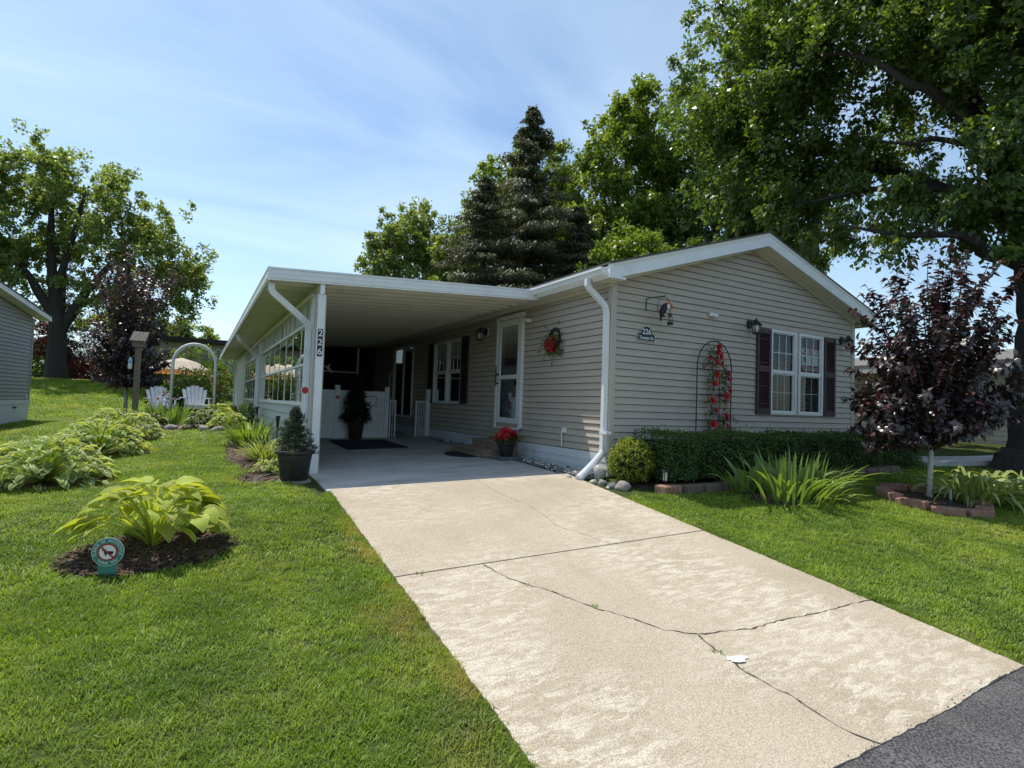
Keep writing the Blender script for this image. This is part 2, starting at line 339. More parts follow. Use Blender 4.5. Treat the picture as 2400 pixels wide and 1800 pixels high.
def grassmat():
    m, t, out, N = nt('grass_blade'); L = t.links.new
    g = N('ShaderNodeNewGeometry'); r = N('ShaderNodeValToRGB')
    r.color_ramp.elements[0].color = (.125, .205, .024, 1); r.color_ramp.elements[1].color = (.31, .42, .07, 1)
    oi = N('ShaderNodeObjectInfo'); ma = N('ShaderNodeMath', operation='ADD'); L(oi.outputs['Random'], ma.inputs[0]); L(g.outputs['Random Per Island'], ma.inputs[1])
    mh = N('ShaderNodeMath', operation='MULTIPLY'); mh.inputs[1].default_value = .5; L(ma.outputs[0], mh.inputs[0]); L(mh.outputs[0], r.inputs[0])
    no = N('ShaderNodeTexNoise'); no.inputs['Scale'].default_value = .75; no.inputs['Detail'].default_value = 5; no.inputs['Roughness'].default_value = .6; L(g.outputs['Position'], no.inputs['Vector'])
    r2 = N('ShaderNodeValToRGB'); r2.color_ramp.elements[0].position = .46; r2.color_ramp.elements[1].position = .74; L(no.outputs['Fac'], r2.inputs[0])
    mu = N('ShaderNodeMath', operation='MULTIPLY'); mu.inputs[1].default_value = .42; L(r2.outputs[0], mu.inputs[0])
    mx = N('ShaderNodeMixRGB'); mx.inputs[2].default_value = (.45, .42, .13, 1); L(mu.outputs[0], mx.inputs[0]); L(r.outputs[0], mx.inputs[1])
    sx = N('ShaderNodeSeparateXYZ'); L(g.outputs['Position'], sx.inputs[0]); me = N('ShaderNodeMapRange'); me.inputs[1].default_value = -4.25; me.inputs[2].default_value = -3.9; L(sx.outputs['X'], me.inputs[0])
    me2 = N('ShaderNodeMapRange'); me2.inputs[1].default_value = -3.7; me2.inputs[2].default_value = -3.5; me2.inputs[3].default_value = 1; me2.inputs[4].default_value = 0; L(sx.outputs['X'], me2.inputs[0])
    nd = N('ShaderNodeTexNoise'); nd.inputs['Scale'].default_value = 2.6; nd.inputs['Detail'].default_value = 5; L(g.outputs['Position'], nd.inputs['Vector']); rd = N('ShaderNodeValToRGB'); rd.color_ramp.elements[0].position = .47; rd.color_ramp.elements[1].position = .62; L(nd.outputs['Fac'], rd.inputs[0])
    q1 = N('ShaderNodeMath', operation='MULTIPLY'); L(me.outputs[0], q1.inputs[0]); L(me2.outputs[0], q1.inputs[1]); q2 = N('ShaderNodeMath', operation='MULTIPLY'); L(q1.outputs[0], q2.inputs[0]); L(rd.outputs[0], q2.inputs[1])
    mdry = N('ShaderNodeMixRGB'); mdry.inputs[2].default_value = (.40, .35, .12, 1); L(q2.outputs[0], mdry.inputs[0]); L(mx.outputs[0], mdry.inputs[1]); mx = mdry
    no3 = N('ShaderNodeTexNoise'); no3.inputs['Scale'].default_value = 1.9; no3.inputs['Detail'].default_value = 4; L(g.outputs['Position'], no3.inputs['Vector'])
    r3 = N('ShaderNodeValToRGB'); r3.color_ramp.elements[0].position = .35; r3.color_ramp.elements[1].position = .65; r3.color_ramp.elements[0].color = (.66, .74, .7, 1); r3.color_ramp.elements[1].color = (1.12, 1.1, 1.0, 1); L(no3.outputs['Fac'], r3.inputs[0])
    m3 = N('ShaderNodeMixRGB', blend_type='MULTIPLY'); m3.inputs[0].default_value = 1; L(mx.outputs[0], m3.inputs[1]); L(r3.outputs[0], m3.inputs[2]); mx = m3
    p = N('ShaderNodeBsdfPrincipled'); p.inputs['Roughness'].default_value = .5; p.inputs['Specular IOR Level'].default_value = .3; L(mx.outputs[0], p.inputs['Base Color'])
    tr = N('ShaderNodeBsdfTranslucent'); mm = N('ShaderNodeMixRGB', blend_type='MULTIPLY'); mm.inputs[0].default_value = 1; mm.inputs[2].default_value = (1.5, 1.45, .5, 1)
    L(mx.outputs[0], mm.inputs[1]); L(mm.outputs[0], tr.inputs[0])
    ms = N('ShaderNodeMixShader'); ms.inputs[0].default_value = .38; L(p.outputs[0], ms.inputs[1]); L(tr.outputs[0], ms.inputs[2]); L(ms.outputs[0], out.inputs[0]); return m
L_grass = grassmat()
def hostamat(name, mid, edge, edge_w, trans=.35):
    m, t, out, N = nt(name); L = t.links.new
    uv = N('ShaderNodeUVMap'); sp = N('ShaderNodeSeparateXYZ'); L(uv.outputs[0], sp.inputs[0])
    ab = N('ShaderNodeMath', operation='ABSOLUTE'); L(sp.outputs['X'], ab.inputs[0])
    r = N('ShaderNodeValToRGB'); r.color_ramp.elements[0].position = max(0, 1-edge_w-.18); r.color_ramp.elements[1].position = 1-edge_w
    r.color_ramp.elements[0].color = c4(mid); r.color_ramp.elements[1].color = c4(edge)
    no = N('ShaderNodeTexNoise'); no.inputs['Scale'].default_value = 3; L(uv.outputs[0], no.inputs['Vector'])
    ad = N('ShaderNodeMath', operation='MULTIPLY_ADD'); ad.inputs[1].default_value = .3; L(no.outputs['Fac'], ad.inputs[0]); 
    sb = N('ShaderNodeMath', operation='SUBTRACT'); sb.inputs[1].default_value = .15; L(ab.outputs[0], sb.inputs[0]); L(sb.outputs[0], ad.inputs[2]); L(ad.outputs[0], r.inputs[0])
    oi = N('ShaderNodeObjectInfo'); hs = N('ShaderNodeHueSaturation'); L(r.outputs[0], hs.inputs['Color'])
    mr = N('ShaderNodeMapRange'); mr.inputs[3].default_value = .68; mr.inputs[4].default_value = 1.3; L(oi.outputs['Random'], mr.inputs[0]); L(mr.outputs[0], hs.inputs['Value'])
    wv = N('ShaderNodeMath', operation='MULTIPLY'); wv.inputs[1].default_value = 34; L(sp.outputs['X'], wv.inputs[0])
    sn = N('ShaderNodeMath', operation='SINE'); L(wv.outputs[0], sn.inputs[0])
    b = N('ShaderNodeBump'); b.inputs['Strength'].default_value = .55; b.inputs['Distance'].default_value = .006; L(sn.outputs[0], b.inputs['Height'])
    p = N('ShaderNodeBsdfPrincipled'); p.inputs['Roughness'].default_value = .42; p.inputs['Specular IOR Level'].default_value = .4
    L(hs.outputs[0], p.inputs['Base Color']); L(b.outputs[0], p.inputs['Normal'])
    tr = N('ShaderNodeBsdfTranslucent'); mm = N('ShaderNodeMixRGB', blend_type='MULTIPLY'); mm.inputs[0].default_value = 1; mm.inputs[2].default_value = (1.45, 1.35, .45, 1)
    L(hs.outputs[0], mm.inputs[1]); L(mm.outputs[0], tr.inputs[0]); L(b.outputs[0], tr.inputs['Normal'])
    ms = N('ShaderNodeMixShader'); ms.inputs[0].default_value = trans; L(p.outputs[0], ms.inputs[1]); L(tr.outputs[0], ms.inputs[2]); L(ms.outputs[0], out.inputs[0]); return m
H_char = hostamat('hosta_chartreuse', (.43, .50, .085), (.46, .52, .10), .1, .42)
H_green = hostamat('hosta_green_pale_edge', (.28, .38, .085), (.66, .70, .34), .22, .36)
H_var = hostamat('hosta_dark_white_edge', (.07, .13, .04), (.46, .50, .32), .28, .32)
# ------------------------------------------------------------------ ground
def build_lawn():
    xs = np.unique(np.concatenate([np.linspace(-300, -30, 10), np.arange(-30, 20, .5), np.arange(-12, 8, .25), np.linspace(20, 300, 10)]))
    ys = np.unique(np.concatenate([np.linspace(-300, -12, 8), np.arange(-12, 45, .5), np.arange(-6, 10, .25), np.linspace(45, 400, 10)]))
    X, Y = np.meshgrid(xs, ys); Z = gh(X, Y)
    under = ((X > -3.7) & (X < -.7) & (Y < .1) & (Y > -4.7)) | (Y < -4.85) | ((X > -3.6) & (X < 6.0) & (Y > .3) & (Y < 19.8))
    Z = np.where(under, Z-.12, Z)
    Z += .012*np.sin(X*2.1+.7*Y)*np.sin(Y*1.7-.5*X) * np.where(under, 0, 1)
    nx, ny = len(xs), len(ys); V = np.stack([X, Y, Z], -1).reshape(-1, 3)
    i, j = np.meshgrid(np.arange(nx-1), np.arange(ny-1)); a = (j*nx+i).ravel()
    loops = np.stack([a, a+1, a+nx+1, a+nx], 1).ravel()
    o = np_obj('lawn', V, loops, np.full(len(a), 4), soil_m, smooth=True); tag(o, kind='structure')
build_lawn()
rb = MB()
for x0, x1 in ((-60, -10), (-10, -4.0), (-4.0, 14), (14, 60)):
    def rz(x, y): return .025*max(-4, min(14, x)) - .5833 + .015*(max(-12, y)+4.77) + .012 + (-.04*(max(-10, x)+4)*-1 if x < -4 else 0)
    ny = 9; ysr = [-4.765, -5, -6, -7, -8, -9, -10, -11, -12.5]
    vs = [(x, y, rz(x, y)) for y in ysr for x in (x0, x1)]
    rb.add(vs, [(i*2, i*2+1, i*2+3, i*2+2) for i in range(ny-1)])
tag(rb.build('road', asphalt, normals=False), kind='structure')

# driveway: slabs of concrete parted by a joint and by cracks
def dz(x, y): return .116*y + .025*x - .03 + .018
crA = [(-3.09,-2.24),(-3.03,-2.54),(-2.94,-2.69),(-2.84,-2.84),(-2.69,-3.18),(-2.54,-3.38),(-2.45,-3.58),(-2.28,-3.69)]
crB = [(-2.28,-3.69),(-2.19,-3.72),(-2.04,-3.74),(-1.88,-3.79),(-1.69,-3.78),(-1.49,-3.79),(-1.2,-3.82),(-0.87,-3.83),(-0.58,-3.85)]
crC = [(-2.28,-3.69),(-2.31,-3.78),(-2.32,-3.91),(-2.33,-4.02),(-2.35,-4.1),(-2.33,-4.23),(-2.3,-4.37),(-2.31,-4.44),(-2.31,-4.53),(-2.3,-4.64),(-2.24,-4.765)]
crD = [(-1.98,.20),(-2.0,-.47),(-1.9,-.97),(-1.93,-1.37),(-1.98,-1.68),(-1.86,-1.96),(-1.78,-2.22)]
def jag(pl, amp, seed):
    r = random.Random(seed); out = [pl[0]]
    for a, b in zip(pl, pl[1:]):
        n = max(2, int(math.hypot(b[0]-a[0], b[1]-a[1])/.035))
        for i in range(1, n+1):
            t = i/n; q = 0 if i == n else amp
            out.append((a[0]+(b[0]-a[0])*t+r.uniform(-q, q), a[1]+(b[1]-a[1])*t+r.uniform(-q, q)))
    return out
crA, crB, crC, crD = [jag(c, .008, i+3) for i, c in enumerate((crA, crB, crC, crD))]
def off(pl, w, ends=0):
    o = []
    for i, p in enumerate(pl):
        a = pl[max(0, i-1)]; b = pl[min(len(pl)-1, i+1)]; dx, dy = b[0]-a[0], b[1]-a[1]; l = math.hypot(dx, dy) or 1
        ww = w*(.35+1.1*abs(math.sin(i*1.3)*math.sin(i*.37+1)))
        o.append((p[0]-dy/l*ww, p[1]+dx/l*ww))
    return o
driveway = empty('driveway', (-2.2, -2.3, -.4), kind='structure')
def slab(name, pts, mat, parent, th=.1, zf=dz):
    m = MB(); n = len(pts)
    top = [(x, y, zf(x, y)) for x, y in pts]; bot = [(x, y, z-th) for x, y, z in top]
    from mathutils.geometry import tessellate_polygon
    tris = [tuple(t) for t in tessellate_polygon([[Vector((x, y, 0)) for x, y in pts]])]
    m.add(top+bot, tris + [(i, i+n, (i+1) % n+n, (i+1) % n) for i in range(n)])
    return m.build(name, mat, parent, normals=False)
XL, XR, YJ, YR, YF = -3.80, -.58, -2.23, -4.765, .20
edL = jag([(XL, YF-.012), (XL-.01, YJ+.009)], .006, 21); edL2 = jag([(XL-.01, YJ-.009), (XL-.02, YR)], .007, 22)
edR = jag([(XR, YJ+.009), (XR, YF-.012)], .006, 23); edR2 = jag([(XR, -3.845), (XR, YJ-.009)], .006, 24); edR3 = jag([(XR-.02, YR), (XR, -3.86)], .006, 25)
rdL = jag([(XL-.02, YR), (-3.0, YR+.01), (-2.25, YR)], .005, 26); rdR = jag([(-2.23, YR), (-1.6, YR-.008), (-1.0, YR+.012), (XR-.02, YR)], .005, 27)
W = .0035
slab('slab', edL + [(-1.79, YJ+.009)] + off(crD, -W)[::-1], concrete, driveway)
slab('slab', off(crD, W) + [(-1.77, YJ+.009)] + edR, concrete, driveway)
W = .0075
slab('slab', edL2 + rdL + off(crC, -W)[::-1] + off(crA, -W)[::-1] + [(-3.10, YJ-.009)], concrete, driveway)
slab('slab', [(-3.08, YJ-.009)] + off(crA, W) + off(crB, W) + edR2, concrete, driveway)
slab('slab', off(crC, W) + rdR + edR3 + off(crB, -W)[::-1], concrete, driveway)
db = MB(); db.add([(XL, YF, dz(XL, YF)-.03), (XR, YF, dz(XR, YF)-.03), (XR, YR+.02, dz(XR, YR)-.03), (XL, YR+.02, dz(XL, YR)-.03)], [(0, 1, 2, 3)])
db.build('joint_bed', dirt_m, driveway, normals=False)
# carport floor
def fz(x, y): return .025*x + .013*y - .03 + .018
cf = [(-3.82, YF+.004), (-.60, YF+.004), (-.42, 2.4), (-.30, 7.0), (-.1, 12.4), (-3.7, 12.4), (-3.78, 1.9)]
cfl = slab('carport_floor', cf, concrete_c, None, th=.1, zf=fz); tag(cfl, kind='structure')

# ------------------------------------------------------------------ main house
G = lambda a, z, d: (a, -d, z)          # gable wall, faces -Y
S = lambda a, z, d: (-d, a, z)          # side wall, faces -X
EXP = .1016
def planks(parent, mp, a0, a1, z0, z1, openings, mat, edge=None, e=EXP, lip=.020, name='siding_plank', gap=.008):
    nc = int(math.ceil((z1-z0)/e-1e-6))
    for k in range(nc):
        zb, zt = z0+k*e, min(z0+(k+1)*e, z1)
        if edge:
            (b0, b1), (t0, t1) = edge(zb), edge(zt)
            if b1-b0 < .05: continue
            if t1-t0 < .01: t0 = t1 = (t0+t1)/2
        else: b0, b1, t0, t1 = a0, a1, a0, a1
        segs = [(b0, b1, t0, t1, zb, zt)]
        for (o0, o1, p0, p1) in openings:
            if p1 <= zb+.004 or p0 >= zt-.004: continue
            ns = []
            for s in segs:
                if o1 <= s[0] or o0 >= s[1]: ns.append(s); continue
                if o0 > s[0]+.005: ns.append((s[0], o0, s[2], o0, s[4], s[5]))
                if o1 < s[1]-.005: ns.append((o1, s[1], o1, s[3], s[4], s[5]))
                if p0 > s[4]+.01: ns.append((max(s[0], o0), min(s[1], o1), max(s[0], o0), min(s[1], o1), s[4], p0))
                if p1 < s[5]-.01: ns.append((max(s[0], o0), min(s[1], o1), max(s[0], o0), min(s[1], o1), p1, s[5]))
            segs = ns
        sg2 = []
        for s in segs:
            if s[1]-s[0] > 3.4 and name == 'siding_plank' and s[0] == s[2]:
                q = s[0]+(s[1]-s[0])*random.uniform(.25, .75); sg2 += [(s[0], q, s[0], q, s[4], s[5], 0), (q-.02, s[1], q-.02, s[3], s[4], s[5], .0022)]
            else: sg2.append((*s, 0))
        for (c0, c1, d0, d1, y0, y1, ex) in sg2:
            fr = (y1-y0)/e; m = MB()
            prof = [(y0+gap, .001), (y0+gap, lip+ex), (y0+gap+.004, lip+.001+ex), (y0+e*.5*fr, lip*.62+ex), (y1, .004+ex)]
            vs = []
            for z, d in prof:
                t = (z-y0)/max(1e-6, y1-y0)
                vs += [mp(c0+(d0-c0)*t, z, d), mp(c1+(d1-c1)*t, z, d)]
            m.add(vs, [(i*2, i*2+1, i*2+3, i*2+2) for i in range(len(prof)-1)])
            m.build(name, mat, parent, normals=False)
def window(parent, mp, a0, a1, z0, z1, grid=(3, 2), trim=.045, depth=.07, blind=True, lower_grid=False, slat_tilt=.012):
    """double-hung window > frame parts"""
    w = MB()
    w.mbox(mp, a0, a0+trim, z0, z1, -.03, .035); w.mbox(mp, a1-trim, a1, z0, z1, -.03, .035)
    w.mbox(mp, a0+trim, a1-trim, z1-trim, z1, -.03, .034); w.mbox(mp, a0+trim, a1-trim, z0, z0+trim, -.03, .038)
    wo = w.build('window', white, parent)
    zm = (z0+z1)/2; i0, i1 = a0+trim, a1-trim
    s = MB(); s.mbox(mp, i0, i1, zm-.022, zm+.022, -.02, .018)
    for (q0, q1, dd) in ((zm+.022, z1-trim, .012), (z0+trim, zm-.022, .0)):
        s.mbox(mp, i0, i0+.022, q0, q1, -.02, dd); s.mbox(mp, i1-.022, i1, q0, q1, -.02, dd)
        s.mbox(mp, i0+.022, i1-.022, q1-.02, q1, -.02, dd-.001); s.mbox(mp, i0+.022, i1-.022, q0, q0+.022, -.02, dd-.001)
    s.build('sash', white, wo)
    def bars(q0, q1, d):
        g = MB()
        for k in range(1, grid[0]):
            a = i0+.022+(i1-i0-.044)*k/grid[0]; g.mbox(mp, a-.007, a+.007, q0, q1, d-.004, d+.006)
        for k in range(1, grid[1]):
            z = q0+(q1-q0)*k/grid[1]; g.mbox(mp, i0+.022, i1-.022, z-.007, z+.007, d-.005, d+.005)
        g.build('muntin', white, wo)
    bars(zm+.022, z1-trim-.02, -.008)
    if lower_grid: bars(z0+trim+.022, zm-.022, -.03)
    for (q0, q1, d) in ((zm+.022, z1-trim-.02, -.014), (z0+trim+.022, zm-.022, -.018)):
        p = MB(); p.add([mp(i0+.02, q0, d), mp(i1-.02, q0, d), mp(i1-.02, q1, d), mp(i0+.02, q1, d)], [(0, 1, 2, 3)]); p.build('pane', glass, wo, normals=False)
    if blind:
        b = MB(); z = z0+trim+.03
        while z < z1-trim-.02:
            b.add([mp(i0+.03, z, -.085), mp(i1-.09, z, -.085), mp(i1-.09, z+slat_tilt, -.045), mp(i0+.03, z+slat_tilt, -.045)], [(0, 1, 2, 3)]); z += .047
        b.build('blind', lead, wo, normals=False)
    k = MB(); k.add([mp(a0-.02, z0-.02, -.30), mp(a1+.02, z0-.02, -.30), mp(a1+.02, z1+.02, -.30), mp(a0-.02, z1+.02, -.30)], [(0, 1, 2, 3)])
    k.build('dark_room', dark_m, wo, normals=False)  # flat black sheet in place of the unlit room
    return wo
def shutter(parent, mp, a0, a1, z0, z1):
    s = MB(); st = .055
    s.mbox(mp, a0, a0+st, z0, z1, .016, .05); s.mbox(mp, a1-st, a1, z0, z1, .016, .05)
    zm = z0+(z1-z0)*.53
    for q0, q1 in ((z0, z0+.10), (zm-.05, zm+.05), (z1-.08, z1)): s.mbox(mp, a0+st, a1-st, q0, q1, .016, .048)
    s.mbox(mp, a0+st, a1-st, z0+.1, z1-.08, .016, .022)
    o = s.build('shutter', shutter_m, parent)
    l = MB(); l.mbox(mp, 0, 1, 0, .006, 0, .022)
    for q0, q1 in ((z0+.10, zm-.05), (zm+.05, z1-.08)):
        n = int((q1-q0)/.030)
        for k in range(n):
            z = q0+(q1-q0)*(k+.5)/n; m = MB()
            m.add([mp(a0+st, z-.009, .046), mp(a1-st, z-.009, .046), mp(a1-st, z+.010, .026), mp(a0+st, z+.010, .026), mp(a0+st, z-.014, .043), mp(a1-st, z-.014, .043)], [(0, 1, 2, 3), (0, 4, 5, 1)])
            m.build('louvre', shutter_m, o, normals=False)
HX, HL, ZS, ZE = 6.10, 20.0, .28, 2.73
XP = HX/2; SLP = .31; ZG0 = 2.80
house = empty('house', (0, 0, 0), 'taupe vinyl sided single storey house with front gable and low pitched roof', 'house')
gw = [(3.54, 4.27, .925, 2.415), (4.335, 5.075, .925, 2.415)]
gb = MB()   # gable backing with openings
xs = [0, 3.54, 4.27, 4.335, 5.075, HX]
for a, b in zip(xs, xs[1:]):
    op = [o for o in gw if abs(o[0]-a) < 1e-6]
    if op: gb.quad((a, 0, -.05), (b, 0, -.05), (b, 0, .925), (a, 0, .925)); gb.quad((a, 0, 2.415), (b, 0, 2.415), (b, 0, 2.75), (a, 0, 2.75))
    else: gb.quad((a, 0, -.05), (b, 0, -.05), (b, 0, 2.75), (a, 0, 2.75))
gb.add([(0, 0, 2.75), (HX, 0, 2.75), (HX, 0, 2.82), (XP, 0, ZG0+SLP*XP), (0, 0, 2.82)], [(0, 1, 2, 3, 4)])
gwall = gb.build('gable_wall', siding_back, house, normals=False)
def gedge(z):
    d = max(0, (z-ZG0)/SLP); return (d+.045 if d == 0 else d, HX-(d+.045 if d == 0 else d))
planks(gwall, G, 0, HX, ZS, ZG0+SLP*XP, gw, siding, edge=gedge)
sw = [(2.45, 3.46, .48, 2.63), (5.17, 6.84, .915, 2.415), (8.40, 10.15, .50, 2.52)]
sb = MB(); ys = [0, 2.45, 3.46, 5.17, 6.84, 8.40, 10.15, HL]
for a, b in zip(ys, ys[1:]):
    op = [o for o in sw if abs(o[0]-a) < 1e-6]
    if op: sb.quad((0, a, -.05), (0, b, -.05), (0, b, op[0][2]), (0, a, op[0][2])); sb.quad((0, a, op[0][3]), (0, b, op[0][3]), (0, b, 2.75), (0, a, 2.75))
    else: sb.quad((0, a, -.05), (0, b, -.05), (0, b, 2.75), (0, a, 2.75))
swall = sb.build('side_wall', siding_back, house, normals=False)
planks(swall, S, .045, 12.2, ZS, ZE, sw, siding)
bw = MB(); bw.quad((0, HL, -.05), (HX, HL, -.05), (HX, HL, 2.8), (0, HL, 2.8)); bw.quad((HX, 0, -.05), (HX, HL, -.05), (HX, HL, 2.8), (HX, 0, 2.8)); bw.build('rear_wall', siding, house, normals=False)
# corner boards
cb = MB(); cb.box(-.024, .062, -.026, .0, ZS-.01, 2.80); cb.box(-.026, 0, -.0259, .062, ZS-.01, 2.74); cb.build('corner_board', corner_m, house)
cb = MB(); cb.box(HX-.075, HX+.024, -.026, 0, ZS-.01, 2.80); cb.box(HX, HX+.026, -.0259, .07, ZS-.01, 2.74); cb.build('corner_board', corner_m, house)
# skirting : three long panels on side, one on the gable
for z0, z1, d in ((.155, .275, .030), (.045, .152, .024), (-.10, .042, .018)):
    k = MB(); k.mbox(S, -.03, 12.2, z0, z1, 0, d); k.build('skirting_board', skirt_m, house)
k = MB(); k.mbox(G, -.03, HX+.02, -.12, .275, .001, .016); k.build('skirting_board', skirt_m, house)
# roof, fascia, soffit
OV = .30; EX = .30
rf = MB()
def roofz(x): return ZG0+.205+SLP*(XP-abs(x-XP))
for sgn in (-1, 1):
    xe = -EX-.03 if sgn < 0 else HX+EX+.03
    pts = [(xe, -OV-.025, roofz(xe)), (XP, -OV-.025, roofz(XP)), (XP, -OV-.025, roofz(XP)+.028), (xe, -OV-.025, roofz(xe)+.028)]
    rf.prism(pts, (0, HL+OV+.3, 0))
rf.build('roof', roof_m, house)
for sgn in (-1, 1):
    xe = -EX+.06 if sgn < 0 else HX+EX-.06
    zb = lambda x: ZG0+.0+SLP*(XP-abs(x-XP))
    f = MB(); f.prism([(xe, -OV, zb(xe)-.012), (XP, -OV, zb(XP)-.012), (XP, -OV, zb(XP)+.155), (xe, -OV, zb(xe)+.155)], (0, -.014, 0)); f.build('fascia', white_al, house)
    f = MB(); f.prism([(xe, -OV-.004, zb(xe)+.155), (XP, -OV-.004, zb(XP)+.155), (XP, -OV-.004, zb(XP)+.203), (xe, -OV-.004, zb(xe)+.203)], (0, -.016, 0)); f.build('fascia', cream_al, house)
    s = MB(); s.prism([(xe, -OV+.001, zb(xe)-.010), (XP, -OV+.001, zb(XP)-.010), (XP, -OV+.001, zb(XP)+.01), (xe, -OV+.001, zb(xe)+.01)], (0, OV-.002, 0)); s.build('rake_soffit', cream_al, house)
    t = MB(); t.prism([(0 if sgn < 0 else HX, -.045, ZG0-.04), (XP, -.045, zb(XP)-.04), (XP, -.045, zb(XP)-.012), (0 if sgn < 0 else HX, -.045, ZG0-.012)], (0, .042, 0)); t.build('frieze_trim', cream_al, house)
# left eave soffit, fascia, gutter, downspout
s = MB()
for k in range(64):
    y0 = -OV+.02+k*.32; s.box(-EX, -.001, y0, y0+.31, ZE, ZE+.008)
s.build('eave_soffit', cream_al, house)
s = MB(); s.box(-.06, -.002, -.02, 12.2, ZE-.04, ZE-.002); s.build('frieze_trim', cream_al, house)
s = MB(); s.box(HX+.001, HX+EX, -OV, HL, ZE, ZE+.01); s.build('eave_soffit', cream_al, house)
s = MB(); s.box(-EX-.016, -EX, -OV+.02, 1.62, ZE-.01, ZE+.15); s.build('fascia', white_al, house)
s = MB(); s.box(-EX+.06, -.03, -OV-.013, -OV+.001, ZE-.01, ZG0-.05); s.build('fascia', white_al, house)
s = MB(); s.box(-EX-.018, -EX+.062, -OV-.012, -OV+.03, ZE-.012, ZG0+.135); s.build('fascia', white_al, house)
s = MB(); s.box(HX+EX, HX+EX+.016, -OV+.02, HL, ZE-.01, ZE+.15); s.build('fascia', white_al, house)
gu = MB()
gp = [(-EX-.018, ZE+.045), (-EX-.055, ZE+.03), (-EX-.085, ZE+.035), (-EX-.105, ZE+.085), (-EX-.125, ZE+.105), (-EX-.125, ZE+.135), (-EX-.112, ZE+.135), (-EX-.112, ZE+.11), (-EX-.09, ZE+.09), (-EX-.075, ZE+.05), (-EX-.02, ZE+.055)]
gu.prism([(x, -.24, z) for x, z in gp], (0, 1.86, 0)); gu.prism([(x, -.244, z) for x, z in gp[:6]+[(-EX-.018, ZE+.135)]], (0, .004, 0))
gu.build('gutter', white_al, house)
ds = MB(); ds.rtube([(-.38, .10, ZE+.03), (-.38, .10, ZE-.06), (-.34, .09, ZE-.12), (-.19, .06, ZE-.25), (-.10, .045, ZE-.34), (-.075, .04, ZE-.42), (-.07, .04, 1.6), (-.07, .04, .60)], .062, .075, (0, 1, 0))
ds.rtube([(-.07, .04, .62), (-.07, .04, .28)], .068, .082, (0, 1, 0))
dso = ds.build('downspout', white_al, house)
b = MB(); b.box(-.114, -.02, -.075, .082, .56, .60); b.build('strap', white_al, dso)
fl = MB(); pts = []; rad = []
for i in range(40):
    t = i/39; p = Vector((-.08, .04, .30)).lerp(Vector((-.62, -.14, -.03)), t); p.z = .30-.335*t**.85 - .05*math.sin(math.pi*t)*0
    pts.append(p); rad.append(.054 if i % 2 else .041)
fl.tube(pts, rad, 12); fl.build('drain_pipe', whitewood, dso, smooth=False)
# gable windows and shutters
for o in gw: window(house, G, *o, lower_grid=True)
shutter(house, G, 3.15, 3.525, .92, 2.40); shutter(house, G, 5.09, 5.45, .92, 2.40)
# side wall window, storm door, sliding door
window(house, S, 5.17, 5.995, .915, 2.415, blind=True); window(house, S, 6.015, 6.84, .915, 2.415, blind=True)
shutter(house, S, 4.80, 5.155, .92, 2.42); shutter(house, S, 6.855, 7.2, .92, 2.42)
def storm_door():
    d = MB(); a0, a1, z0, z1 = 2.45, 3.46, .48, 2.63
    d.mbox(S, a0, a0+.07, z0, z1, -.03, .06); d.mbox(S, a1-.06, a1, z0, z1, -.03, .055); d.mbox(S, a0-.02, a1+.01, z1-.07, z1, -.03, .07); d.mbox(S, a0, a1, z0, z0+.03, -.03, .07)
    do = d.build('door', white, house)
    e = MB(); b0, b1 = a0+.075, a1-.065
    e.mbox(S, b0, b0+.10, z0+.11, z1-.08, .015, .045); e.mbox(S, b1-.10, b1, z0+.11, z1-.08, .015, .045)
    e.mbox(S, b0+.1, b1-.1, z1-.20, z1-.08, .015, .044); e.mbox(S, b0+.1, b1-.1, z0+.11, z0+.21, .015, .044); e.mbox(S, b0+.1, b1-.1, 1.42, 1.50, .015, .044)
    e.build('storm_panel', white, do)
    th = MB(); th.mbox(S, a0+.07, a1-.06, z0+.03, z0+.105, .0, .03); th.build('threshold', tan_m, do)
    for q0, q1 in ((z0+.21, 1.42), (1.50, z1-.20)):
        p = MB(); p.add([S(b0+.1, q0, .03), S(b1-.1, q0, .03), S(b1-.1, q1, .03), S(b0+.1, q1, .03)], [(0, 1, 2, 3)]); p.build('pane', glass, do, normals=False)
    i = MB(); i.mbox(S, a0+.03, a1-.03, z0, z1-.05, -.08, -.05)
    for q0, q1 in ((z0+.25, z0+.9), ): i.mbox(S, a0+.2, a1-.25, q0, q1, -.05, -.04)
    i.build('inner_door', white, do)
    pts = [(a0+.16, 1.68), (a1-.22, 1.68), (a1-.22, 2.15)] + [(a0+.16+(a1-a0-.38)*(.5+.5*math.cos(t)), 2.15+.22*math.sin(t)) for t in np.linspace(0.3, 2.84, 9)] + [(a0+.16, 2.15)]
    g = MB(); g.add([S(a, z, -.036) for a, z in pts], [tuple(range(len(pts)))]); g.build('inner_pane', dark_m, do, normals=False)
    h = MB(); h.tube([S(a1-.115, 1.30, .10), S(a1-.115, 1.68, .10)], .012, 8); h.mbox(S, a1-.14, a1-.09, 1.50, 1.54, .04, .10); h.mbox(S, a1-.13, a1-.10, 1.33, 1.36, .04, .10); h.build('handle', black_m, do)
    c = MB(); c.tube([S(a0-.22, 2.46, .09), S(a0+.05, 2.54, .09)], .022, 8); c.mbox(S, a0-.24, a0-.19, 2.42, 2.48, .02, .12); c.build('door_closer', white, do)
    l = MB(); l.mbox(S, 2.62, 2.74, 1.30, 1.38, .0305, .032); l.build('sticker', navy, do)
storm_door()
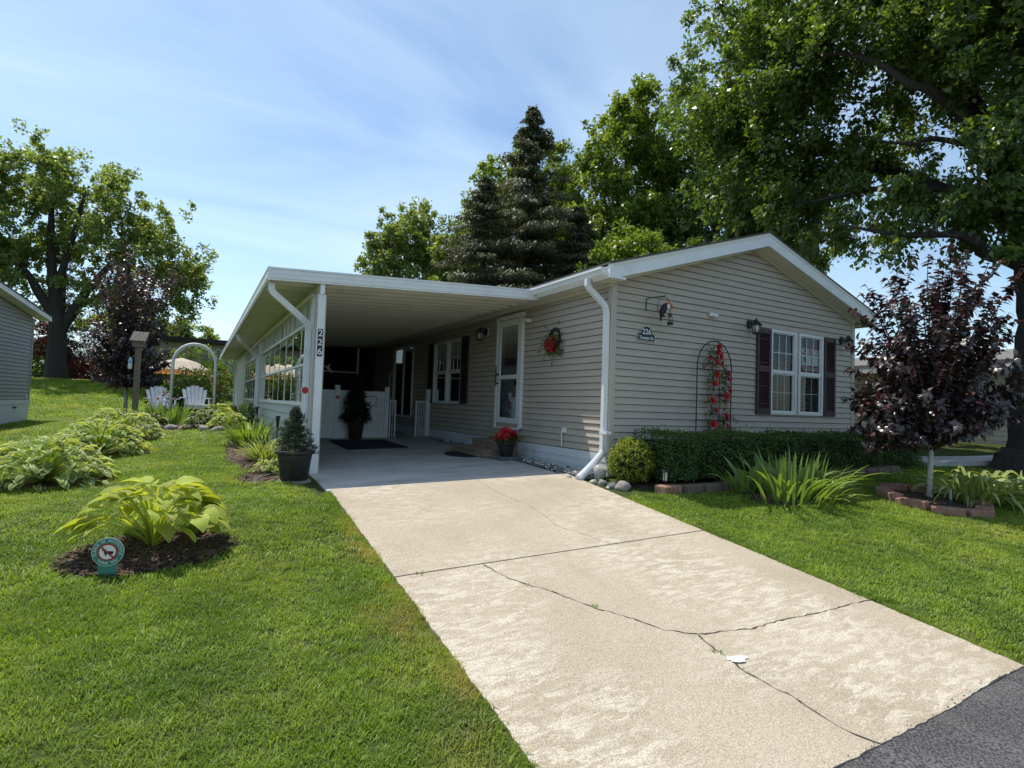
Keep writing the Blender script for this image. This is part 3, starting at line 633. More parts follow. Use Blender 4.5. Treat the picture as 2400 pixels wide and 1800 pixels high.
def slider():
    d = MB(); a0, a1, z0, z1 = 8.40, 10.15, .50, 2.52
    d.mbox(S, a0, a0+.06, z0, z1, -.03, .04); d.mbox(S, a1-.06, a1, z0, z1, -.03, .04); d.mbox(S, a0, a1, z1-.06, z1, -.03, .041); d.mbox(S, a0, a1, z0, z0+.05, -.03, .041); d.mbox(S, 9.22, 9.30, z0+.05, z1-.06, -.02, .02)
    do = d.build('sliding_door', white, house)
    for b0, b1 in ((a0+.06, 9.22), (9.30, a1-.06)):
        p = MB(); p.add([S(b0, z0+.05, .0), S(b1, z0+.05, .0), S(b1, z1-.06, .0), S(b0, z1-.06, .0)], [(0, 1, 2, 3)]); p.build('pane', glass, do, normals=False)
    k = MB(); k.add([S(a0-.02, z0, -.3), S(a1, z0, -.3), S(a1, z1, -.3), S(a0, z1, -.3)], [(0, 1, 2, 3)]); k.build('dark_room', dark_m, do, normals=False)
    h = MB(); h.tube([S(10.3, 1.0, .02), S(10.3, 1.05, .09), S(10.3, 1.75, .09), S(10.3, 1.8, .02)], .018, 8); h.build('grab_bar', white, do)
slider()
o = MB(); o.mbox(S, 1.03, 1.13, .52, .60, .015, .04); oo = o.build('wall_socket', white, house)
o = MB(); o.tube([S(1.10, .55, .04), S(1.12, .50, .045), S(1.115, .40, .045), S(1.10, .30, .05)], .010, 6); o.build('cable', white, oo)
# rear parts of the wall shown in the carport shade
# ------------------------------------------------------------------ carport
CP = empty('carport', (-3.72, 1.65, 0), 'white aluminium carport with flat ribbed roof and windowed side wall', 'carport')
XA, XB, YA, YB = -.28, -4.41, 1.60, 20.2
def cz(x): return 2.70 - .0583*(XA-x)      # underside
nr = 0; y = YA+.02; RW = .33
while y < YB-.05:
    m = MB(); y1 = min(y+RW, YB); prof = [(y+.0, .0), (y+.05, 0), (y+.065, .045), (y+RW*.5-.02, .045), (y+RW*.5, .022), (y+RW*.5+.02, .045), (y1-.012, .045), (y1-.003, 0)]
    vs = [(xx, yy, cz(xx)+dd) for yy, dd in prof for xx in (XB+.03, XA)]
    m.add(vs, [(i*2, i*2+1, i*2+3, i*2+2) for i in range(len(prof)-1)]); m.build('roof_pan', cream_al if True else white, CP, normals=False); y += RW
t = MB(); t.prism([(XB+.02, YA+.03, cz(XB)+.10), (XA, YA+.03, cz(XA)+.10), (XA, YA+.03, cz(XA)+.11), (XB+.02, YA+.03, cz(XB)+.11)], (0, YB-YA-.05, 0)); t.build('roof_sheet', white_al, CP)
fp = [(0, 0), (.0, .022), (-.010, .026), (-.010, .075), (.0, .082), (-.006, .088), (-.006, .135), (.0, .14), (-.012, .148), (-.012, .17), (.02, .17), (.02, 0)]   # offset outwards (negative), height
def fascia_run(p0, p1, outv, zf):
    m = MB(); n = len(fp); vs = []
    for p in (p0, p1):
        for o_, z_ in fp: vs.append((p[0]-outv[0]*o_, p[1]-outv[1]*o_, zf(p[0])+z_))
    m.add(vs, [tuple(range(n)), tuple(range(n, 2*n))[::-1]] + [(i, (i+1) % n, (i+1) % n+n, i+n) for i in range(n)]); return m
fascia_run((XB, YA), (XA+.01, YA), (0, -1), lambda x: cz(x)-.008).build('front_fascia', white_al, CP)
fascia_run((XB, YA-.011), (XB, YB), (-1, 0), lambda x: cz(XB)-.008).build('side_fascia', white_al, CP)
m = MB(); m.box(XB-.008, XB+.03, YA-.014, YA-.0125, cz(XB)-.012, cz(XB)+.165); m.build('corner_cap', white_al, CP)
# beam along the post line, post
PX = -3.72
m = MB(); m.box(PX-.03, PX+.03, YA+.03, 12.3, 2.355, cz(PX)-.002); m.build('beam', white_al, CP)
m = MB(); m.box(PX-.05, PX+.05, YA+.05, YA+.12, fz(PX, 1.7)-.02, 2.353); m.build('post', white, CP)
m = MB(); m.box(PX+.051, PX+.064, YA+.055, YA+.115, fz(PX, 1.7), 2.35); m.box(PX-.075, PX-.051, YA+.06, YA+.125, fz(PX, 1.7), 2.35); m.build('post_edge', tan_m, CP)
# left windowed wall
WX = -3.75
K = lambda a, z, d: (WX-d, a, z)
def wallpart(name, a0, a1, z0, z1, d0, d1, mat): m = MB(); m.mbox(K, a0, a1, z0, z1, d0, d1); return m.build(name, mat, CP)
wallpart('wall_post', 1.95, 2.14, -.1, 2.36, -.03, .03, white)
wallpart('wall_post', 9.16, 10.16, -.1, 2.36, -.03, .015, siding_l)
wallpart('wall_post', 14.9, 20.0, -.1, 2.36, -.03, .015, siding_l)
# upper corrugated valance strips
valance_m = simple('valance_grey', (.40, .41, .36), .5, .25, 5, stretch=(1, 8, .5), dirt=(.2, .2, .15), dscale=3, damt=.5)
vy = 2.14
while vy < 14.9:
    if not (9.16 < vy < 10.1):
        m = MB(); m.mbox(K, vy, vy+.19, 2.052, 2.36, -.012, random.uniform(-.004, .022)); m.build('valance_strip', valance_m, CP)
    vy += .205
m = MB(); m.box(WX-.06, WX+.03, 1.95, 20, 2.362, 2.40); m.build('wall_plate', cream_al, CP)
def bank(a0, a1, n):
    f = MB(); z0, z1, zm = .84, 2.03, 1.43
    f.mbox(K, a0, a1, z0-.03, z0+.03, -.02, .045); f.mbox(K, a0, a1, z1-.025, z1+.02, -.02, .03); f.mbox(K, a0, a1, zm-.018, zm+.018, -.02, .028)
    fo = f.build('window_bank', white, CP)
    for k in range(n+1):
        a = a0+(a1-a0)*k/n; m = MB(); m.mbox(K, a-.019, a+.019, z0+.03, z1-.025, -.006, .010); m.build('mullion', white, fo)
    for k in range(n):
        b0 = a0+(a1-a0)*k/n+.022; b1 = a0+(a1-a0)*(k+1)/n-.022
        for q0, q1 in ((z0+.03, zm-.018), (zm+.018, z1-.025)):
            p = MB(); tl = random.uniform(-.004, .004)
            p.add([K(b0, q0, .004+tl), K(b1, q0, .004-tl), K(b1, q1, .004-tl), K(b0, q1, .004+tl)], [(0, 1, 2, 3)]); p.build('pane', glass_p, fo, normals=False)
bank(2.14, 9.14, 8); bank(10.18, 14.88, 6)
m = MB(); m.mbox(K, 2.14, 9.16, -.3, .81, -.02, -.001); lw = m.build('lower_wall', siding_back, CP)
planks(lw, K, 2.14, 9.16, .0, .81, [], siding_l, e=.162, lip=.022, gap=.006)
m = MB(); m.mbox(K, 10.16, 14.9, -.3, .81, -.02, -.001); lw = m.build('lower_wall', siding_back, CP)
planks(lw, K, 10.16, 14.9, .0, .81, [], siding_l, e=.162, lip=.022, gap=.006)
# downspouts on the carport
def dspout(y0, yb):
    m = MB(); z0 = cz(XB)-.01
    m.rtube([(XB+.06, y0, z0), (XB+.06, y0, z0-.08), (XB+.085, y0+.005, z0-.13), (XB+.14, y0+.02, z0-.17), (-3.95, yb-.05, z0-.40), (-3.87, yb-.02, z0-.46), (-3.835, yb-.005, z0-.52), (-3.83, yb, z0-.60), (-3.83, yb, 1.0), (-3.83, yb, .0)], .065, .08, (0, 1, 0))
    o = m.build('downspout', white_al, CP)
    r = MB()
    for k in range(6):
        t = k/5; p = Vector((XB+.062, y0, z0-.09)).lerp(Vector((XB+.14, y0+.02, z0-.17)), t); r.rtube([p-Vector((.0, 0, .003)), p+Vector((.0, 0, .003))], .072, .088, (0, 1, 0))
        p = Vector((-3.95, yb-.05, z0-.40)).lerp(Vector((-3.83, yb, z0-.60)), t); r.rtube([p-Vector((0, 0, .003)), p+Vector((0, 0, .003))], .072, .088, (0, 1, 0))
    r.build('elbow_rib', white_al, o)
dspout(1.78, 1.96); dspout(9.0, 9.55); dspout(19.2, 19.6)
# enclosed room at the carport rear, its end wall coloured near black as deep shade
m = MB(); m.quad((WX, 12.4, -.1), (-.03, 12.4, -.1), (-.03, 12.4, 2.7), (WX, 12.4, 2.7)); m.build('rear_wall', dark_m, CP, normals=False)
m = MB()
Bk = lambda a, z, d: (a, 10.6-d, z)
for a in (-3.6, -2.55, -1.0): m.mbox(Bk, a-.03, a+.03, .6, 2.5, 0, .04)
for z in (.9, 1.75): m.mbox(Bk, -3.57, -2.58, z-.02, z+.02, 0, .04); m.mbox(Bk, -2.52, -1.03, z-.02, z+.02, 0, .04)
m.build('rear_window_frame', white, CP)
# ------------------------------------------------------------------ vegetation generators
def leaf_arrays(P, D, Nn, Ln, Wd, mode=4, droop=.12, fold=.12):
    D = D/np.linalg.norm(D, axis=1, keepdims=True); Sd = np.cross(D, Nn); Sd /= np.linalg.norm(Sd, axis=1, keepdims=True)+1e-9
    N2 = np.cross(Sd, D); n = len(P); L = Ln[:, None]; Wh = (Wd/2)[:, None]
    if mode == 4:
        V = np.stack([P, P+D*L*.45+Sd*Wh+N2*Wh*fold*2, P+D*L-N2*L*droop, P+D*L*.45-Sd*Wh+N2*Wh*fold*2], 1).reshape(-1, 3)
        lo = np.arange(n*4); tot = np.full(n, 4); return V, lo, tot
    V = np.stack([P, P+D*L*.3+Sd*Wh+N2*Wh*fold*2, P+D*L*.3-Sd*Wh+N2*Wh*fold*2, P+D*L*.68+Sd*Wh*.72+N2*Wh*fold-N2*L*droop*.45, P+D*L*.68-Sd*Wh*.72+N2*Wh*fold-N2*L*droop*.45, P+D*L-N2*L*droop], 1).reshape(-1, 3)
    b = np.arange(n)*6
    lo = np.stack([b, b+1, b+2, b+2, b+1, b+3, b+4, b+4, b+3, b+5], 1).ravel(); tot = np.tile([3, 4, 3], n); return V, lo, tot
def unit(n):
    v = RNG.normal(size=(n, 3)); return v/np.linalg.norm(v, axis=1, keepdims=True)
def crown_leaves(centers, rads, per, size, aspect, mode, out_c, upw=.5, droopdir=-.25, flat=.8, rot=.8):
    n = len(centers)*per; C_ = np.repeat(centers, per, 0); Rr = np.repeat(rads, per)
    o = np.clip(RNG.normal(size=(n, 3)), -1.7, 1.7)*.55; o[:, 2] *= flat
    P = C_+o*Rr[:, None]
    outw = P-np.asarray(out_c); outw /= np.linalg.norm(outw, axis=1, keepdims=True)+1e-9
    D = outw*.7+unit(n)*rot+np.array([0, 0, droopdir])
    Nn = unit(n)*.75+np.array([0, 0, upw])+outw*.35
    Ln = size*RNG.uniform(.5, 1.4, n); return leaf_arrays(P, D, Nn, Ln, Ln*aspect*RNG.uniform(.8, 1.2, n), mode)
def blob_points(blobs, n, shell=.45, zcut=None):
    w = np.array([b[3]*b[4]*b[5] for b in blobs])**.75; w /= w.sum(); out = []
    for b, k in zip(blobs, RNG.multinomial(n, w)):
        u = unit(k); r = RNG.uniform(0, 1, k)**shell; out.append(np.array(b[:3])+u*r[:, None]*np.array(b[3:6]))
    return np.concatenate(out)
def grow(root, trunk, limbs, centers, bmat, rtip=.012, rk=.25, nside=6, minr=.018):
    """trunk: [(p,r)...]; limbs: list of such; twigs reach each clump greedily"""
    m = MB()
    nodes = []
    for pl in [trunk]+limbs:
        # smooth polyline
        pts = [Vector(p) for p, r in pl]; rr = [r for p, r in pl]; P2 = []; R2 = []
        for i in range(len(pts)-1):
            p0 = pts[max(0, i-1)]; p1 = pts[i]; p2 = pts[i+1]; p3 = pts[min(len(pts)-1, i+2)]
            for k in range(4):
                t = k/4; q = .5*((2*p1)+(-p0+p2)*t+(2*p0-5*p1+4*p2-p3)*t*t+(-p0+3*p1-3*p2+p3)*t**3); q += Vector((random.gauss(0, 1), random.gauss(0, 1), random.gauss(0, 1)))*rr[i]*(.0 if i == 0 else (.05 if pl is trunk else .18)); P2.append(q); R2.append((rr[i]+(rr[i+1]-rr[i])*t)*(1 if pl is trunk else random.uniform(.92, 1.08)))
        P2.append(pts[-1]); R2.append(rr[-1]); m.tube(P2, R2, 9 if pl is trunk else 7)
        lo = 0.45 if pl is trunk else 0.25
        for i in range(int(len(P2)*lo), len(P2)): nodes.append((*P2[i], R2[i]))
    nd = np.array(nodes); order = np.argsort(np.min(np.linalg.norm(centers[:, None]-nd[None, :, :3], axis=2), axis=1)) if len(centers) < 3000 else range(len(centers))
    for i in order:
        c = centers[i]; d = np.linalg.norm(nd[:, :3]-c, axis=1)+.25*np.maximum(0, nd[:, 2]-c[2]); j = int(np.argmin(d)); a = Vector(nd[j, :3]); b = Vector(c); l = (b-a).length
        if l < .05: continue
        r0 = min(nd[j, 3]*.6, minr+.016*l); mid = a.lerp(b, .5)+Vector((random.uniform(-1, 1), random.uniform(-1, 1), random.uniform(-.2, 1)))*l*.10
        m.tube([a, mid, b], [r0, r0*.7, max(.006, r0*.35)], 4, cap=False)
        nd = np.vstack([nd, [*mid, r0*.8], [*b, max(.01, r0*.5)]])
    return m.build('trunk', bmat, root, smooth=True, normals=False)
def tree(name, label, base, trunk, limbs, blobs, nclump, crad, per, size, aspect, lmat, bmat, cat='tree', group=None, mode=4, shell=.45, bs=1.0, **kw):
    root = empty(name, base, label, cat, group); blobs = [(*b[:3], *(q*bs for q in b[3:6])) for b in blobs]
    pri = blob_points(blobs, max(12, nclump//6), shell); k6 = 6; pr = np.repeat(pri, k6, 0); dirs = np.repeat(unit(len(pri)), k6, 0); dirs[:, 2] = np.abs(dirs[:, 2])+.2
    cs = pr+RNG.normal(size=pr.shape)*crad*np.array([.8, .8, .7])+dirs*(RNG.uniform(-1, 1.3, len(pr))*crad*1.1)[:, None]; rads = crad*.62*RNG.uniform(.6, 1.35, len(cs))
    grow(root, trunk, limbs, cs, bmat)
    oc = np.mean([b[:3] for b in blobs], axis=0)
    V, lo, tot = crown_leaves(cs, rads, per, size, aspect, mode, oc, **kw)
    np_obj('crown', V, lo, tot, lmat, root); return root
def bushy(name, label, base, blobs, n, size, aspect, lmat, cat='shrub', group=None, mode=4, shell=.3, core=True, stems=5, clump=.07, kw=None):
    root = empty(name, base, label, cat, group)
    cs = blob_points(blobs, max(8, n//8), shell); V, lo, tot = crown_leaves(cs, np.full(len(cs), clump), 8, size, aspect, mode, np.mean([b[:3] for b in blobs], axis=0), **(kw or {}))
    np_obj('foliage', V, lo, tot, lmat, root)
    m = MB()
    for b in blobs:
        for k in range(stems):
            u = unit(1)[0]; e = np.array(b[:3])+u*np.array(b[3:6])*.7; s0 = Vector(base)+Vector((random.uniform(-.05, .05), random.uniform(-.05, .05), 0))
            m.tube([s0, s0.lerp(Vector(e), .5)+Vector((0, 0, .03)), e], [.016, .011, .005], 5, cap=False)
    m.build('stem', twig, root, normals=False); return root
def strap_mesh(L, W, lean, arch, seg=7, twist=0., fold=.25):
    """strap leaf in the XZ plane from origin"""
    vs = []; uv = []; p = Vector((0, 0, 0)); an = math.pi/2-lean
    for i in range(seg+1):
        t = i/seg; w = W*(.75+.5*min(1, t*3))*max(.02, (1-t**3.2))*.5
        tx, tz = math.cos(an), math.sin(an); nrm = Vector((-tz, 0, tx))
        tw = twist*t; sx = Vector((0, math.cos(tw), 0))+nrm*math.sin(tw)
        vs += [p-sx*w+nrm*w*fold, p, p+sx*w+nrm*w*fold] if i < seg else [p-sx*w, p, p+sx*w]
        p = p+Vector((tx, 0, tz))*L/seg; an -= arch/seg*(.4+1.2*t)
    fs = [(i*3+k, i*3+k+1, i*3+k+4, i*3+k+3) for i in range(seg) for k in (0, 1)]
    return vs, fs
def mesh_from(name, vs, fs, mat, smooth=True):
    me = bpy.data.meshes.new(name); me.from_pydata([tuple(v) for v in vs], [], fs); me.materials.append(mat)
    if smooth: me.polygons.foreach_set('use_smooth', [True]*len(fs))
    return me
def strap_plant(name, label, base, n, L, W, mat, rad=.12, lean=(.05, .6), arch=(.3, 1.6), cat='plant', group=None, joined=False, bias=None, spread=(1, 1), variants=10, rs=1):
    r = random.Random(rs); root = empty(name, base, label, cat, group)
    if joined: m = MB()
    else:
        ms = []
        for k in range(variants):
            vs, fs = strap_mesh(L*r.uniform(.7, 1.12), W*r.uniform(.8, 1.15), r.uniform(*lean), r.uniform(*arch), twist=r.uniform(-.8, .8)); ms.append(mesh_from('leaf', vs, fs, mat))
    for k in range(n):
        a = r.uniform(0, 6.283)
        if bias is not None and r.random() < .5: a = bias+r.gauss(0, .7)
        d = rad*math.sqrt(r.random()); x, y = math.cos(a)*d*spread[0]*1.3, math.sin(a)*d*spread[1]*1.3
        M4 = Matrix.Translation((x+r.uniform(-1, 1)*rad*.4*spread[0], y+r.uniform(-1, 1)*rad*.4*spread[1], -.01)) @ Matrix.Rotation(a, 4, 'Z')
        if joined:
            vs, fs = strap_mesh(L*r.uniform(.65, 1.1), W*r.uniform(.8, 1.15), r.uniform(*lean), r.uniform(*arch), seg=5)
            m.add([M4 @ Vector(v)+Vector(base) for v in vs], fs)
        else: shared('leaf', r.choice(ms), root, M4 @ Matrix.Scale(r.uniform(.85, 1.1), 4))
    if joined: m.build('foliage', mat, root, smooth=False, normals=False)
    return root
def hosta_leaf(phi, rb, zb, L, W, p0, p1, rr):
    """one hosta leaf: petiole from the crown, blade arching outwards"""
    vs = []; uv = []; fs = []
    ca, sa = math.cos(phi), math.sin(phi); side = Vector((-sa, ca, 0)); out = Vector((ca, sa, 0))
    ns = 4
    for i in range(ns+1):
        t = i/ns; p = out*(rb*(t**1.25))+Vector((0, 0, zb*(1-(1-t)**1.6))); w = .006+.004*(1-t)
        vs += [p-side*w, p+side*w]; uv += [(.0, .0), (.05, 0)]
    fs += [(2*i, 2*i+1, 2*i+3, 2*i+2) for i in range(ns)]
    base = len(vs); p = out*rb+Vector((0, 0, zb)); nv, nu = 7, 5; yaw = rr.uniform(-.45, .45); roll = rr.uniform(-.35, .35)
    d0 = (out*math.cos(yaw)+side*math.sin(yaw)); s0 = Vector((0, 0, 1)).cross(d0)
    ph = rr.uniform(0, 6.28)
    for i in range(nv+1):
        t = i/nv; an = p0+(p1-p0)*t; d = d0*math.cos(an)+Vector((0, 0, math.sin(an))); nrm = (-d0*math.sin(an)+Vector((0, 0, math.cos(an))))
        wv = W*.5*((math.sin(math.pi*min(1, (t*.93+.07))**.72))**.85 if t < 1 else .0)
        for k in range(nu):
            u = -1+2*k/(nu-1); sd = s0*math.cos(roll)+nrm*math.sin(roll)
            q = p+sd*u*wv+nrm*(abs(u)**1.5*wv*.28+.03*W*math.sin(9*t+ph+2*u)*abs(u))
            vs.append(q); uv.append((u, t))
        p = p+d*(L/nv)
    fs += [(base+i*nu+k, base+i*nu+k+1, base+(i+1)*nu+k+1, base+(i+1)*nu+k) for i in range(nv) for k in range(nu-1)]
    return vs, fs, uv
def hosta(name, label, base, n, rad, hgt, L, mat, cat='hosta', group=None, seed=1, ell=(1, 1), skip=None, rim=.62):
    rr = random.Random(seed); root = empty(name, base, label, cat, group)
    for k in range(n):
        t = math.sqrt((k+.5)/n); phi = k*2.39996+rr.uniform(-.3, .3); rb = rad*(.10+.68*t)*rr.uniform(.85, 1.1)
        if skip and t > .45 and abs((phi-skip[0]+math.pi) % (2*math.pi)-math.pi) < skip[1]: continue
        zb = hgt*(1.0-rim*t**2.2)*rr.uniform(.85, 1.08); l = L*rr.uniform(.75, 1.12)*(.85+.2*t)
        vs, fs, uv = hosta_leaf(phi, rb, zb, l, l*rr.uniform(.62, .78), .55-.55*t+rr.uniform(-.2, .2), -.35-.75*t+rr.uniform(-.3, .3), rr)
        me = bpy.data.meshes.new('leaf'); me.from_pydata([(v[0]*ell[0], v[1]*ell[1], max(v[2], -.02)) for v in vs], [], fs); me.materials.append(mat)
        lay = me.uv_layers.new(name='UVMap'); idx = np.empty(len(me.loops), np.int32); me.loops.foreach_get('vertex_index', idx)
        lay.data.foreach_set('uv', np.array(uv, np.float32)[idx].ravel()); me.polygons.foreach_set('use_smooth', [True]*len(fs))
        link(bpy.data.objects.new('leaf', me), root)
    return root
def bed(name, cx, cy, rx, ry, mat, z=.012, chips=0, seed=3, ang=0, kind='stuff', chipmat=None, label=None):
    r = random.Random(seed); m = MB(); n = 28; rings = 4; pts = []
    rad = [1+.07*math.sin(3*k*2*math.pi/n+seed)+r.uniform(-.04, .04) for k in range(n)]
    vs = [(cx, cy, gz(cx, cy)+z+.02)]
    for i in range(1, rings+1):
        for k in range(n):
            a = 2*math.pi*k/n; q = rad[k]*i/rings; x, y = rx*q*math.cos(a), ry*q*math.sin(a)
            x, y = x*math.cos(ang)-y*math.sin(ang)+cx, x*math.sin(ang)+y*math.cos(ang)+cy
            vs.append((x, y, gz(x, y)+(z+.02*(1-i/rings) if i < rings else -.02)))
    fs = [(0, 1+k, 1+(k+1) % n) for k in range(n)]
    for i in range(rings-1):
        for k in range(n): fs.append((1+i*n+k, 1+(i+1)*n+k, 1+(i+1)*n+(k+1) % n, 1+i*n+(k+1) % n))
    m.add(vs, fs)
    for k in range(chips):
        a = r.uniform(0, 6.283); q = math.sqrt(r.random()); x, y = rx*q*math.cos(a), ry*q*math.sin(a)
        x, y = x*math.cos(ang)-y*math.sin(ang)+cx, x*math.sin(ang)+y*math.cos(ang)+cy; zz = gz(x, y)+z+.02*(1-q)+r.uniform(0, .012)
        l, w = r.uniform(.015, .045), r.uniform(.004, .010); d = Vector((r.gauss(0, 1), r.gauss(0, 1), r.gauss(0, .25))).normalized(); s = d.cross(Vector((0, 0, 1))).normalized(); c = Vector((x, y, zz))
        m.add([c-d*l-s*w, c+d*l-s*w, c+d*l+s*w, c-d*l+s*w], [(0, 1, 2, 3)])
    o = m.build(name, mat, normals=False); tag(o, label, kind=kind, cat=None if not label else name.replace('_', ' ')); return o
def rock(name, c, r, mat, seed, label, group=None, cat='rock'):
    m = MB(); m.blob((0, 0, 0), r, seed, .16, 10, 7); ob = m.build(name, mat, smooth=True); ob.location = c; ob.rotation_euler.z = seed*1.3
    return tag(ob, label, cat, group)
def text_obj(txt, size, mat, parent, M4, name='lettering', extrude=.0015, align='CENTER', space=1.0, bold=0):
    cu = bpy.data.curves.new('txt', 'FONT'); cu.body = txt; cu.size = size; cu.align_x = align; cu.align_y = 'CENTER'; cu.extrude = extrude; cu.space_character = space; cu.offset = bold; cu.resolution_u = 3
    ob = bpy.data.objects.new('txt', cu); COL.objects.link(ob)
    dg = bpy.context.evaluated_depsgraph_get(); me = bpy.data.meshes.new_from_object(ob.evaluated_get(dg)); bpy.data.objects.remove(ob); bpy.data.curves.remove(cu)
    me.materials.clear(); me.materials.append(mat); me.name = name
    o = bpy.data.objects.new(name, me); link(o, parent); L = rootloc(parent); o.matrix_local = Matrix.Translation(-L) @ M4; return o
GABLE_M = lambda x, z, d=.03: Matrix.Translation((x, -d, z)) @ Matrix.Rotation(R(90), 4, 'X')       # text facing -Y

def disc_part(name, c, nrm, r, th, mat, parent, n=20):
    nv = Vector(nrm).normalized(); u = nv.orthogonal().normalized(); w = nv.cross(u); m = MB()
    m.prism([Vector(c)+(u*math.cos(2*math.pi*k/n)+w*math.sin(2*math.pi*k/n))*r for k in range(n)], nv*th); return m.build(name, mat, parent)
# ------------------------------------------------------------------ things on the gable wall
def wall_lantern(name, label, mp, a, z, group):
    p0 = Vector(mp(a, z, .02)); root = empty(name, p0, label, 'wall lamp', group)
    m = MB(); nrm = Vector(mp(0, 0, 1))-Vector(mp(0, 0, 0)); ax = Vector(mp(1, 0, 0))-Vector(mp(0, 0, 0))
    # back plate disc
    def disc(c, r, d, n=14):
        v = [c+ax*math.cos(2*math.pi*k/n)*r+Vector((0, 0, 1))*math.sin(2*math.pi*k/n)*r*1.25 for k in range(n)]; m.prism(v, nrm*d)
    disc(p0, .062, .03); m.build('back_plate', black_m, root); m = MB()
    top = p0+nrm*.15+Vector((0, 0, .045))
    m.tube([p0+nrm*.02, p0+nrm*.07+Vector((0, 0, .03)), p0+nrm*.12+Vector((0, 0, .06)), top+Vector((0, 0, .02))], .011, 7); m.tube([top+Vector((0, 0, .0)), top+Vector((0, 0, .05))], [.013, .005], 7); m.build('arm', black_m, root); m = MB()
    m.lathe(tuple(top), [(.015, .01), (.05, -.03), (.092, -.07), (.086, -.078)], 8); m.build('cap', black_m, root); m = MB()
    for k in range(6):
        an = math.pi*2*k/6+.3; m.tube([top+Vector((math.cos(an)*.074, math.sin(an)*.074, -.075)), top+Vector((math.cos(an)*.068, math.sin(an)*.068, -.15)), top+Vector((math.cos(an)*.056, math.sin(an)*.056, -.205))], .007, 5)
    m.lathe(tuple(top), [(.058, -.205), (.064, -.212), (.062, -.226), (.02, -.235)], 12); m.build('cage', black_m, root); m = MB()
    m.lathe(tuple(top), [(.064, -.078), (.060, -.15), (.048, -.204)], 12); m.build('lamp_glass', lampglass, root, smooth=True)
    return root
wall_lantern('wall_lantern', 'black outdoor lantern above the plum shutter nearest the trellis', G, 2.95, 2.44, 'lanterns beside the gable window')
wall_lantern('wall_lantern', 'black outdoor lantern between plum shutter and far corner of gable', G, 5.66, 2.40, 'lanterns beside the gable window')
wl = wall_lantern('wall_lantern', 'black lantern on white round plate beside the white storm door', S, 3.98, 2.42, None)
disc_part('mount_plate', (-.0225, 3.98, 2.42), (1, 0, 0), .10, .014, white, wl)
# house plaque
pq = empty('address_plaque', (.625, -.021, 2.03), 'navy arched house plaque with white 226 and street name', 'plaque')
pl = [(.46, 1.955), (.80, 1.945), (.80, 2.055), (.755, 2.055)] + [(.635+.115*math.cos(t), 2.07+.10*math.sin(t)) for t in np.linspace(0, math.pi, 12)] + [(.512, 2.06), (.47, 2.06)]
m = MB(); m.prism([(x, -.021, z) for x, z in pl], (0, -.012, 0)); m.build('plate', navy, pq)
m = MB(); m.tube([(x, -.034, z) for x, z in pl+[pl[0]]], .0035, 4); m.build('border', paintw, pq, normals=False)
text_obj('226', .115, paintw, pq, GABLE_M(.635, 2.085, .034), 'number', bold=.001); text_obj('Toucan St.', .066, paintw, pq, GABLE_M(.635, 1.995, .034), 'lettering', bold=.001)
# toucan ornament
tc = empty('toucan_ornament', (.72, -.02, 2.52), 'hanging toucan ornament on a black ring and wall bracket with tiny lantern', 'ornament')
m = MB(); m.tube([(.62, -.025, 2.40), (.62, -.025, 2.575), (.625, -.05, 2.585), (.70, -.15, 2.60), (.80, -.22, 2.615), (.80, -.22, 2.63)], .008, 6); m.build('bracket', black_m, tc)
rc = Vector((.80, -.21, 2.455)); m = MB(); m.tube([rc+Vector((math.cos(t)*.125, 0, math.sin(t)*.15)) for t in np.linspace(0, 2*math.pi, 33)], .0045, 6, cap=False); m.tube([rc+Vector((0, 0, .15)), rc+Vector((0, 0, .168))], .004, 5); m.build('ring', black_m, tc, smooth=True)
m = MB(); pts = [(.735, 2.285), (.745, 2.33), (.765, 2.375), (.79, 2.42), (.815, 2.46), (.83, 2.49), (.835, 2.51)]
m.tube([(x, -.21, z) for x, z in pts], [.012, .026, .045, .052, .046, .038, .02], 12); m.build('body', simple('toucan_black', (.012, .012, .014), .4, .2), tc, smooth=True)
m = MB(); m.tube([(.842, -.235, 2.425), (.852, -.240, 2.455), (.852, -.232, 2.49)], [.016, .036, .024], 10); m.build('throat', sign_w, tc, smooth=True)
m = MB(); m.tube([(.842, -.212, 2.498), (.88, -.215, 2.505), (.92, -.218, 2.496), (.95, -.22, 2.47), (.958, -.221, 2.445)], [.024, .030, .026, .018, .005], 10); m.build('beak', orange, tc, smooth=True)
m = MB(); m.tube([(.76, -.21, 2.36), (.742, -.21, 2.30), (.735, -.21, 2.24)], [.02, .018, .012], 8); m.build('tail', black_m, tc, smooth=True)
m = MB(); m.tube([(.775, -.21, 2.33), (.795, -.205, 2.315)], .012, 6); m.tube([(.80, -.21, 2.33), (.815, -.205, 2.318)], .012, 6); m.build('feet', sign_r, tc, smooth=True)
m = MB(); lc = (.925, -.215, 2.20)
m.lathe(lc, [(.045, 0), (.046, .03), (.036, .045)], 10); m.lathe(lc, [(.034, .125), (.02, .15), (.006, .17)], 10)
for k in range(4): a = k*1.57+.5; m.tube([(lc[0]+.034*math.cos(a), lc[1]+.034*math.sin(a), lc[2]+.04), (lc[0]+.028*math.cos(a), lc[1]+.028*math.sin(a), lc[2]+.13)], .004, 5)
m.tube([(lc[0], lc[1], lc[2]+.17), (.945, -.218, 2.46)], .0025, 5); m.build('tiny_lantern', black_m, tc)
